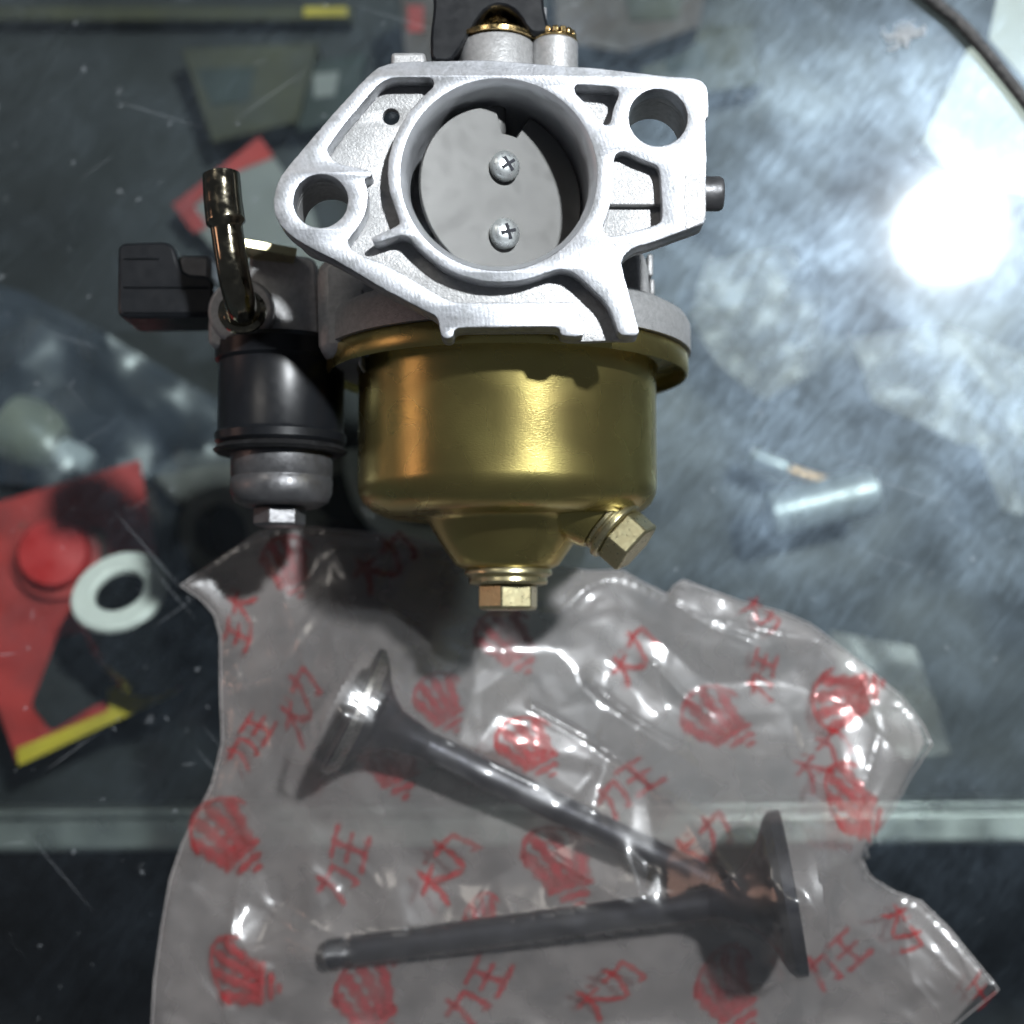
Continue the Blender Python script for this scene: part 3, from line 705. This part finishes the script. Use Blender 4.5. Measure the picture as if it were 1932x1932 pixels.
# crumple: thin film buckles into flat facets that meet in straight creases
rng = np.random.RandomState(11)
def facets(spacing, jit, base, extra=()):
    rp = []
    for x in np.arange(bx0 - spacing, bx1 + spacing, spacing):
        for y in np.arange(by0 - spacing, by1 + spacing, spacing):
            rp.append((x + rng.uniform(-.45, .45) * spacing, y + rng.uniform(-.45, .45) * spacing))
    rp += list(extra)
    v_, e_, f_, *_x = delaunay_2d_cdt([Vector(p) for p in rp], [], [], 0, 1e-4)
    zz = []
    for p in v_:
        i_ = min(max(int((p.x - bx0) / GS), 0), len(gx) - 1); j2 = min(max(int((p.y - by0) / GS), 0), len(gy) - 1)
        zz.append(base[i_, j2] + rng.uniform(-jit, jit))
    out_ = np.array(base)
    for f3 in f_:
        A, B, C3 = (v_[i_] for i_ in f3)
        den = (B.y - C3.y) * (A.x - C3.x) + (C3.x - B.x) * (A.y - C3.y)
        if abs(den) < 1e-9: continue
        i0 = max(int((min(A.x, B.x, C3.x) - bx0) / GS), 0); i1 = min(int((max(A.x, B.x, C3.x) - bx0) / GS) + 2, len(gx))
        j0 = max(int((min(A.y, B.y, C3.y) - by0) / GS), 0); j1 = min(int((max(A.y, B.y, C3.y) - by0) / GS) + 2, len(gy))
        if i1 <= i0 or j1 <= j0: continue
        xs3, ys3 = XX[i0:i1, j0:j1], YY[i0:i1, j0:j1]
        l1 = ((B.y - C3.y) * (xs3 - C3.x) + (C3.x - B.x) * (ys3 - C3.y)) / den
        l2 = ((C3.y - A.y) * (xs3 - C3.x) + (A.x - C3.x) * (ys3 - C3.y)) / den
        l3 = 1 - l1 - l2
        m_ = (l1 >= -1e-6) & (l2 >= -1e-6) & (l3 >= -1e-6)
        val = l1 * zz[f3[0]] + l2 * zz[f3[1]] + l3 * zz[f3[2]]
        out_[i0:i1, j0:j1] = np.where(m_, val, out_[i0:i1, j0:j1])
    return out_
along = []
for A_, B_ in ((V1H, V1T), (V2H, V2T)):
    along += [tuple((A_.lerp(B_, q)).xy) for q in np.linspace(0, 1, 12)]
big = facets(15.0, 1.9, h + rid * .9, along)
mid = facets(8.0, .62, np.zeros(XX.shape))
fine_f = facets(3.6, .13, np.zeros(XX.shape))
wgt = np.clip(dist / 6, .15, 1)
H = np.maximum(.6, .78 * big + .22 * h) * np.clip(dist / 1.5, 0, 1) + .5 * (1 - np.clip(dist / 1.5, 0, 1)) + wgt * (mid + fine_f) + .45 * rid * np.clip(dist / 2.5, .25, 1)
fc_ = np.zeros(XX.shape)
for k in range(95):
    x0, y0 = rng.uniform(bx0, bx1), rng.uniform(by0, by1); th = rng.choice([.6, -.5, 1.2, 2.4]) + rng.uniform(-.5, .5); L_ = rng.uniform(5, 24)
    dx, dy = math.cos(th) * L_, math.sin(th) * L_
    t_ = np.clip(((XX - x0) * dx + (YY - y0) * dy) / (L_ * L_), 0, 1)
    bend = np.sin(t_ * 3.1) * rng.uniform(-1.2, 1.2)
    d_ = np.hypot(XX - x0 - t_ * dx + bend * dy / L_, YY - y0 - t_ * dy - bend * dx / L_)
    fc_ += rng.uniform(.25, .6) * np.maximum(0, 1 - d_ / rng.uniform(1.1, 2.2)) * np.sin(np.pi * np.clip(t_, .02, .98))
H = H + fc_ * np.clip(dist / 3, 0, 1)
# stay clear of what presses on it
for (cx, cy, r_, zmax) in [(XB, RIMY + yb(950), 34, 4.2)]:
    H = np.where((np.abs(XX - cx) < 32) & (YY > P(957, 1010, 8).y), np.minimum(H, 3.2), H)
H = np.maximum(H, np.maximum(obst * (obst > 1), .55))
# film edges that curl up off the glass
def curl(px0, py0, rad_, up):
    c = P(px0, py0, 2); d_ = np.hypot(XX - c.x, YY - c.y)
    return up * np.maximum(0, 1 - d_ / rad_) ** 2
H += curl(1860, 1850, 24, 7) + curl(345, 1105, 16, 3) + curl(1745, 1400, 22, 6) + curl(1285, 1095, 14, 4)
for it in range(3):                                        # soften the film where it rides over an edge
    a = .25 * (np.roll(H, 1, 0) + np.roll(H, -1, 0) + np.roll(H, 1, 1) + np.roll(H, -1, 1))
    H = np.where(inside & (dist > 1.5) & (obst > 6), np.maximum(.5 * (H + a), obst), H)
def Hat(x, y):
    fx = min(max((x - bx0) / GS, 0), len(gx) - 1.001); fy = min(max((y - by0) / GS, 0), len(gy) - 1.001)
    i, j_ = int(fx), int(fy); a, b = fx - i, fy - j_
    return float(H[i, j_] * (1 - a) * (1 - b) + H[i + 1, j_] * a * (1 - b) + H[i, j_ + 1] * (1 - a) * b + H[i + 1, j_ + 1] * a * b)
inner = [(float(XX[i, j_]), float(YY[i, j_])) for i in range(XX.shape[0]) for j_ in range(XX.shape[1]) if inside[i, j_] and dist[i, j_] > .75]
pts2 = [Vector(p) for p in dense] + [Vector(p) for p in inner]
n0 = len(dense)
vs2, es2, fs2, *_r = delaunay_2d_cdt(pts2, [], [list(range(n0))], 1, 1e-5)
bagc = P(966, 1500, 0)
bag = thing('plastic_bag', (bagc.x, bagc.y, 0), 'crumpled clear plastic bag with red print holding two engine valves', 'bag')
bm = bmesh.new(); vv = [bm.verts.new((v.x, v.y, Hat(v.x, v.y))) for v in vs2]
for f in fs2: bm.faces.new([vv[i] for i in f])
obj('upper_sheet', bm, 'polythene', bag, sharp=60)
bm = bmesh.new()
vv = [bm.verts.new((v.x, v.y, .22)) for v in vs2[:n0]]
bm.faces.new(vv)
bmesh.ops.triangulate(bm, faces=bm.faces[:])
obj('under_sheet', bm, 'polythene_under', bag, smooth=False)

hem = [Vector((p.x, p.y, Hat(p.x, p.y))) for p in dense]
hem.append(hem[0]); obj('hem', tube(hem, .16, 5, cap=False), 'hem_film', bag)
# red print: emblem with striped lobes, and three brush-like characters, as strokes laid on the film
def arc(cx, cy, rx, ry, a0, a1, n=8): return [(cx + rx * math.cos(math.radians(a0 + (a1 - a0) * k / n)), cy + ry * math.sin(math.radians(a0 + (a1 - a0) * k / n))) for k in range(n + 1)]
EMBLEM = [([(-.62, .55), (-.5, .05), (-.34, -.36)], .26), ([(-.26, .78), (-.2, .2), (-.14, -.36)], .25), ([(.12, .80), (.10, .2), (.08, -.36)], .25), ([(.48, .62), (.38, .1), (.26, -.36)], .25),
          (arc(0, .12, .72, .74, 170, 10, 12), .10), ([(-.52, -.40), (.46, -.40)], .16), ([(-.34, -.62), (.30, -.62)], .16), ([(-.12, -.82), (.12, -.82)], .14)]
CHAR_A = [([(-.5, .25), (.5, .32)], .13), ([(.02, .7), (0, .3), (-.2, -.2), (-.55, -.6)], .15), ([(.02, .2), (.25, -.25), (.6, -.6)], .17), ([(.3, .62), (.42, .48)], .13)]
CHAR_B = [([(-.5, .35), (.45, .38), (.40, -.1), (.30, -.55), (.08, -.42)], .15), ([(-.05, .7), (-.1, .1), (-.5, -.6)], .15)]
CHAR_C = [([(-.55, .5), (.55, .5)], .14), ([(0, .5), (0, -.55)], .16), ([(-.5, 0), (.5, 0)], .13), ([(-.6, -.55), (.6, -.55)], .16)]
def stamp(px, py, rot, size, glyphs, under=False, gap=1.15):
    size *= 1.4 if len(glyphs) == 1 else 1.15; bm = bmesh.new(); soft = bm.verts.layers.float.new('soft'); c = P(px, py, 6)
    cs, sn = math.cos(math.radians(rot)), math.sin(math.radians(rot))
    rz = random.Random(px * 7 + py); k1, k2, k3 = (rz.uniform(-.16, .16) for _ in range(3))
    def W(u, v):
        u, v = u + k1 * math.sin(v * 2.3 + py) + k2 * v, v + k3 * math.sin(u * 2.1 + px) + k2 * u * .5
        return c.x + (u * cs - v * sn) * size, c.y + (u * sn + v * cs) * size
    for gi, G in enumerate(glyphs):
        ox = (gi - (len(glyphs) - 1) / 2) * gap
        for line, wd in G:
            # resample and widen
            res = []
            for (x0, y0), (x1, y1) in zip(line[:-1], line[1:]):
                n = max(1, int(math.hypot(x1 - x0, y1 - y0) * size / .8))
                res += [(x0 + (x1 - x0) * k / n, y0 + (y1 - y0) * k / n) for k in range(n)]
            res.append(line[-1])
            L_, R2 = [], []
            for i in range(len(res)):
                a, b = res[max(i - 1, 0)], res[min(i + 1, len(res) - 1)]
                dx, dy = b[0] - a[0], b[1] - a[1]; l = math.hypot(dx, dy) + 1e-9
                ww = wd * (.56 if len(glyphs) == 1 else .66) * (1 + .25 * math.sin(i * 1.7 + px))
                if i in (0, len(res) - 1): ww *= .6
                rowv = []
                for s in (-1, -.33, .33, 1):
                    x, y = W(res[i][0] + ox - dy / l * ww * s, res[i][1] + dx / l * ww * s)
                    nv = bm.verts.new((x, y, .30 if under else Hat(x, y) + .13)); nv[soft] = .08 if abs(s) == 1 or i in (0, len(res) - 1) else 1.0
                    rowv.append(nv)
                if i:
                    for q in range(3): bm.faces.new((prev[q], prev[q + 1], rowv[q + 1], rowv[q]))
                prev = rowv
    obj('printed_mark', bm, 'red_ink_under' if under else 'red_ink', bag, fix=False)
E1, CA, CB, CC = [EMBLEM], [CHAR_A, CHAR_B], [CHAR_B, CHAR_C], [CHAR_C, CHAR_A]
for s in ((1606, 1312, 100, 7.4, E1), (1622, 1520, 62, 7.6, E1), (1002, 1408, 35, 6.6, E1), (430, 1590, 55, 8.2, E1), (1200, 1236, 48, 5.4, CA),
          (846, 1628, 58, 6.6, CA), (446, 1168, 70, 5.0, CC), (1442, 1158, -30, 3.8, CA), (1708, 1756, -62, 4.8, CA), (1446, 1272, 80, 4.4, CB),
          (462, 1842, 70, 7.4, E1), (1150, 1868, 55, 6.6, CA), (1850, 1868, 40, 3.6, [CHAR_C]), (470, 1400, 60, 5.4, CB)):
    stamp(*s)
for s in ((960, 1212, 30, 7.0, E1), (720, 1058, 45, 6.4, CA), (560, 1332, 65, 6.0, CA), (1064, 1650, 25, 8.4, E1), (740, 1442, 18, 7.4, E1), (640, 1640, 62, 6.6, CB),
          (540, 1068, 20, 6.4, E1), (1186, 1494, 45, 6.2, CB), (1372, 1362, 40, 7.6, E1), (832, 1330, 30, 6.2, E1), (900, 1880, 60, 6.6, CB), (690, 1902, 30, 8.4, E1), (1392, 1880, 28, 8.0, E1),
          (1330, 1600, 40, 6.5, CA), (1560, 1440, 50, 6, CA), (1590, 1820, 40, 6, CB), (920, 1745, 30, 5, E1)):
    stamp(*s, under=True)

# ------------------------------------------------------------------ things on the shelf under the glass
def sheet(name, pix, z, mat, label, cat, th=.8, tilt=0):
    o = obj(name, add_prism(bmesh.new(), [P(x, y, z) for x, y in pix], z - th, z), mat, None, origin=P(*pix[0], z), smooth=False)
    return tag(o, label, cat)
Z1 = SHELF + 14
# red blister card with a bush
card = [(35, 1446), (340, 1302), (262, 868), (-130, 985)]
cc = P(120, 1180, SHELF + 4)
t = thing('blister_card', (cc.x, cc.y, SHELF), 'red card with a yellow lower edge, left side under the glass', 'card')
ZC = SHELF + 32
obj('card', add_prism(bmesh.new(), [P(x, y, ZC) for x, y in card], ZC - 1.5, ZC), 'red_card', t)
obj('carton', add_prism(bmesh.new(), [P(x, y, ZC) for x, y in ((60, 1405), (310, 1290), (240, 900), (-110, 1000))], SHELF, ZC - 1.6), 'brown', t)
obj('yellow_edge', add_prism(bmesh.new(), [P(x, y, ZC) for x, y in ((38, 1444), (336, 1306), (322, 1278), (250, 1312), (248, 1290), (205, 1300), (208, 1340), (34, 1412))], ZC + .1, ZC + 1.4), 'yellow', t)
obj('dark_print', add_prism(bmesh.new(), chaikin([P(x, y, ZC) for x, y in ((60, 1330), (110, 1200), (330, 1180), (320, 1270), (180, 1330), (100, 1380))]), ZC + .1, ZC + .9), 'rubber', t)
obj('dark_print', add_prism(bmesh.new(), chaikin([P(x, y, ZC) for x, y in ((30, 1080), (60, 1130), (210, 1090), (200, 1000), (40, 985))]), ZC + .1, ZC + .5), 'brown', t)
c0 = P(92, 1046, ZC + 8)
t = thing('red_cap', (c0.x, c0.y, ZC), 'round red plastic cap lying on the red card', 'cap')
obj('cap', lathe((c0.x, c0.y, ZC + 1), (.1, .1, 1), [(10.5, 0), (10.5, 5), (9.5, 6.5), (4, 7)], 40), 'red_cap', t)
obj('rim', lathe((c0.x, c0.y, ZC + .6), (.1, .1, 1), [(13, 0), (13, 1.5), (10, 2)], 40), 'red_card', t)
bd = Vector((-.12, .58, .80)).normalized()
bt = P(229, 1122, ZC + 34)
t = thing('bush', (bt.x, bt.y, ZC), 'black bush with a white ring top standing on the red card', 'bush')
R1 = 92 * PX(ZC + 34)
obj('sleeve', lathe(bt, -bd, [(R1 * .50, -.3), (R1 * .98, -.3), (R1, .6), (R1, 12), (R1 * 1.07, 14), (R1 * 1.07, 20), (R1, 22), (R1, 30), (R1 * .9, 32), (R1 * .5, 32)], 56, cap=(False, False), closed=True), 'bush_steel', t)
obj('white_ring', lathe(bt + bd * .4, bd, [(R1 * .52, 0), (R1 * 1.0, 0), (R1 * 1.0, 1.6), (R1 * .94, 2.4), (R1 * .58, 2.4), (R1 * .52, 1.6)], 64, closed=True, cap=(False, False)), 'white_plastic', t)
# grey sleeve and pale casting behind the solenoid
sc0 = P(415, 1005, SHELF + 30)
t = thing('engine_sleeve', (sc0.x, sc0.y, SHELF), 'grey hollow sleeve with a dark bore beside the bush', 'sleeve')
R2 = 88 * PX(SHELF + 30)
obj('tube_wall', lathe(sc0, (.25, .12, -1), [(R2 * .62, 0), (R2 * .95, 0), (R2, 1), (R2, 28), (R2 * .62, 28)], 56, closed=True, cap=(False, False)), 'sleeve', t)
obj('bore_shade_disc', lathe(sc0, (.25, .12, -1), [(R2 * .61, 9), (R2 * .61, 12)], 40), 'rubber', t)  # black disc stands in for the shade inside the open bore
pc0 = P(640, 900, SHELF + 12)
t = thing('pale_casting', (pc0.x, pc0.y, SHELF), 'pale grey curved casting under the glass behind the gold bowl', 'casting')
obj('web', add_prism(bmesh.new(), chaikin([P(x, y, SHELF + 10) for x, y in ((285, 900), (330, 850), (440, 850), (520, 900), (640, 850), (700, 880), (700, 960), (560, 1010), (470, 940), (330, 950))]), SHELF, SHELF + 10), 'sleeve', t, bevel=2)
cp = [P(x, y, SHELF + 26) for x, y in ((668, 850), (672, 900), (690, 952), (722, 988), (770, 1008), (830, 1016), (900, 1010))]
obj('curved_wall', tube(spline(cp, 8), 3.3, 16), 'pale_ring', t)
obj('hollow', lathe(P(648, 940, SHELF + 11), (0, 0, 1), [(8, 0), (8, 1)], 40), 'rubber', t)  # black disc laid on the web, painting the shade of a hollow
# cream fitting
f0 = P(55, 820, SHELF + 20)
t = thing('cream_fitting', (f0.x, f0.y, SHELF), 'cream plastic fitting with a paler nose at the left edge', 'fitting')
obj('fitting_body', lathe(f0 - Vector((9, -4, 4)), (1, -.45, .1), [(4, 0), (10.5, 2), (11.5, 8), (10, 15), (7, 19)], 36), 'cream_plastic', t)
obj('nose', lathe(f0 + Vector((9, -4.6, -3)), (1, -.45, .0), [(4.6, 0), (4.6, 6), (3.8, 10), (1.5, 11)], 28), 'white_plastic', t)
# crumpled heightfield packets
def packet(name, pix, z, amp, seed, mat, label, cat, gs=3.0):
    pts = [P(x, y, z) for x, y in pix]
    bm = bmesh.new(); rs = random.Random(seed)
    den = []
    for i, p in enumerate(pts):
        q = pts[(i + 1) % len(pts)]; n = max(1, int((q - p).length / gs))
        den += [p.lerp(q, k / n) for k in range(n)]
    xs_, ys_ = [p.x for p in den], [p.y for p in den]
    ins = []
    def inside_(x, y):
        c = False; j = len(xs_) - 1
        for i in range(len(xs_)):
            if (ys_[i] > y) != (ys_[j] > y) and x < (xs_[j] - xs_[i]) * (y - ys_[i]) / (ys_[j] - ys_[i] + 1e-12) + xs_[i]: c = not c
            j = i
        return c
    x = min(xs_)
    while x < max(xs_):
        y = min(ys_)
        while y < max(ys_):
            if inside_(x, y) and min(math.hypot(x - a, y - b) for a, b in zip(xs_, ys_)) > gs * .7: ins.append((x, y))
            y += gs
        x += gs
    dirs = [(rs.uniform(0, math.pi), rs.uniform(12, 30), rs.uniform(0, 9)) for k in range(5)]
    def hh(x, y):
        s = 0
        for th, w_, ph in dirs:
            u = (x * math.cos(th) + y * math.sin(th)) / w_ + ph
            s += abs((u % 1) - .5) * w_ / 20
        return s * amp
    v2, e2, f2, *_q = delaunay_2d_cdt([Vector((p.x, p.y)) for p in den] + [Vector(p) for p in ins], [], [list(range(len(den)))], 1, 1e-5)
    t = thing(name, (sum(xs_) / len(xs_), sum(ys_) / len(ys_), SHELF), label, cat)
    vv = [bm.verts.new((v.x, v.y, z + hh(v.x, v.y))) for v in v2]
    for f in f2: bm.faces.new([vv[i] for i in f])
    obj('film', bm, mat, t, sharp=25)
    return t
packet('film_pouch', [(-90, 520), (60, 560), (180, 620), (300, 690), (420, 760), (520, 820), (440, 880), (300, 900), (150, 930), (-90, 900)], SHELF + 24, 3.2, 3, 'blue_film', 'dark bluish crinkled film pouch at the left, under the glass', 'pouch')
c0 = P(210, 720, SHELF + 6)
t = thing('dark_part', (c0.x, c0.y, SHELF), 'dark part wrapped inside the bluish film pouch', 'machine part')
obj('block', prism_px([(-60, 560), (120, 600), (330, 720), (430, 800), (300, 850), (-60, 860)], SHELF, SHELF + 12), 'cabinet', t, bevel=3)
# card with red corner behind the inlet tube
t = thing('white_red_card', (P(470, 420, SHELF).x, P(470, 420, SHELF).y, SHELF), 'white card with red corners, behind the fuel inlet tube', 'card')
ZW = SHELF + 10
obj('card', prism_px([(330, 388), (492, 262), (590, 400), (640, 560), (560, 640), (470, 540)], ZW - 1.2, ZW), 'grey_paper', t)
obj('red_corner', prism_px([(326, 386), (490, 258), (516, 296), (430, 330), (366, 388), (392, 428), (366, 440)], ZW + .1, ZW + .5), 'red_card', t)
# dim boxes at the back
def carton(name, pix, z, mat, label, cat='box', h=30, lid=None):
    c = P(sum(p[0] for p in pix) / len(pix), sum(p[1] for p in pix) / len(pix), z)
    t = thing(name, (c.x, c.y, SHELF), label, cat)
    o = obj('carton', prism_px(pix, SHELF, z), mat, t, bevel=.6)
    if lid: obj('label_patch', prism_px(lid[0], z + .1, z + .5), lid[1], t)
    return t
carton('olive_box', [(340, 90), (600, 80), (560, 230), (400, 270)], SHELF + 14, 'olive', 'dim olive box at the back left under the glass', lid=([(370, 130), (480, 126), (470, 190), (400, 200)], 'green_card'))
carton('green_box', [(560, 120), (690, 100), (670, 220), (560, 250)], SHELF + 10, 'green_card', 'dark green box beside the olive box', lid=([(590, 140), (640, 134), (632, 180), (592, 184)], 'grey_paper'))
carton('brown_box', [(752, -40), (830, -40), (826, 150), (766, 150)], SHELF + 30, 'brown', 'narrow brown box standing behind the choke lever', lid=([(768, 10), (800, 10), (798, 60), (770, 60)], 'red_card'))
carton('brown_carton', [(1040, -60), (1340, -60), (1320, 50), (1180, 100), (1050, 80)], SHELF + 26, 'brown', 'wide brown carton at the top edge right of the choke lever', lid=([(1180, -10), (1290, -14), (1280, 36), (1190, 40)], 'olive'))
carton('olive_carton', [(1180, 70), (1420, 40), (1440, 160), (1230, 190)], SHELF + 12, 'olive', 'olive carton right of the brown carton behind the flange corner', lid=([(1250, 90), (1330, 80), (1335, 130), (1260, 138)], 'green_card'))
# papers and cable, top right
sheet('paper_sheet', [(1730, 290), (1772, 200), (1826, 92), (1850, 86), (1960, 215), (2060, 360), (2060, 400), (1860, 350)], -30, 'paper', 'cream paper sheet under the glass below the black cable', 'paper')
sheet('paper_sheet', [(1866, 72), (1890, -50), (2080, -50), (2080, 260), (1970, 190)], -28, 'paper', 'cream paper sheet in the top right corner beyond the cable', 'paper')
cpt = spline([P(x, y, 2.0) for x, y in ((1690, -60), (1752, -6), (1810, 44), (1868, 108), (1930, 186), (2000, 280))], 10)
cpt = [p + mnoise.noise_vector(p * .12) * .25 for p in cpt]
tag(obj('cable', tube(cpt, 1.55, 16), 'cable', None, origin=cpt[0]), 'dusty black cable crossing the top right corner on the glass', 'cable')
# lint clump on the glass
lc = bmesh.new(); rs = random.Random(5); l0 = P(1705, 66, .3)
for k in range(46):
    a = rs.uniform(0, 6.28); r = rs.uniform(0, 4.2)
    p = l0 + Vector((r * math.cos(a) * 1.3, r * math.sin(a) * .8, .25))
    add_tube(lc, spline([p + Vector((rs.uniform(-1.6, 1.6), rs.uniform(-1.6, 1.6), rs.uniform(0, .7))) for _ in range(4)], 4), .07, 5)
tag(obj('lint_clump', lc, 'lint', None, origin=l0), 'small pale clump of lint on the glass near the cable', 'lint')
# gudgeon pin, right of the bowl
g0, g1 = P(1452, 972, SHELF + 20), P(1652, 924, SHELF + 20)
gd = (g1 - g0); gl = gd.length
t = thing('steel_pin', (g0.x, g0.y, SHELF), 'polished steel pin with ringed end lying right of the gold bowl', 'pin')
rp = 44 * PX(SHELF + 20)
obj('pin_body', lathe(g0, gd, [(rp * .55, 2), (rp * .6, 0), (rp * .92, 0), (rp, .8), (rp, 3.4), (rp * .93, 3.6), (rp * .93, 4.4), (rp, 4.6), (rp, 7), (rp * .93, 7.2), (rp * .93, 8), (rp, 8.2), (rp, gl - 1), (rp * .9, gl), (rp * .5, gl)], 48), 'pin_steel', t, sharp=25)
obj('bore_end', lathe(g0 + gd.normalized() * 1.2, gd, [(rp * .55, 0), (rp * .55, 1)], 32), 'rubber', t)
g2 = P(1462, 874, SHELF + 14)
t = thing('steel_clip', (g2.x, g2.y, SHELF), 'small bright steel stub above the steel pin', 'stub')
obj('stub', lathe(g2 - Vector((8, -3, 0)), (1, -.42, 0), [(2.6, 0), (3.0, .8), (3.0, 12), (2.2, 13)], 24), 'pin_steel', t)
obj('tail', lathe(g2 + Vector((4.2, -2, 0)), (1, -.32, 0), [(1.8, 0), (1.8, 16)], 20), 'copper', t)
# pale clear packets on the right
packet('clear_packet', [(1330, 500), (1480, 470), (1560, 560), (1540, 700), (1440, 760), (1350, 690), (1300, 600)], SHELF + 14, 3.2, 9, 'clear_packet', 'pale crinkled packet under the glass right of the flange', 'packet')
packet('clear_packet', [(1600, 640), (1780, 620), (1960, 680), (1960, 860), (1800, 840), (1640, 760)], SHELF + 12, 3.2, 12, 'clear_packet', 'pale crinkled packet under the glass below the lamp glare', 'packet')
packet('clear_packet', [(1830, 830), (2000, 800), (2020, 1000), (1880, 960)], SHELF + 16, 3.0, 15, 'clear_packet', 'small pale packet at the right edge beyond the steel pin', 'packet')
packet('clear_packet', [(1560, 1190), (1720, 1220), (1790, 1420), (1700, 1430), (1600, 1330)], SHELF + 18, 3.0, 21, 'clear_packet', 'pale packet partly hidden behind the bag right shoulder', 'packet')
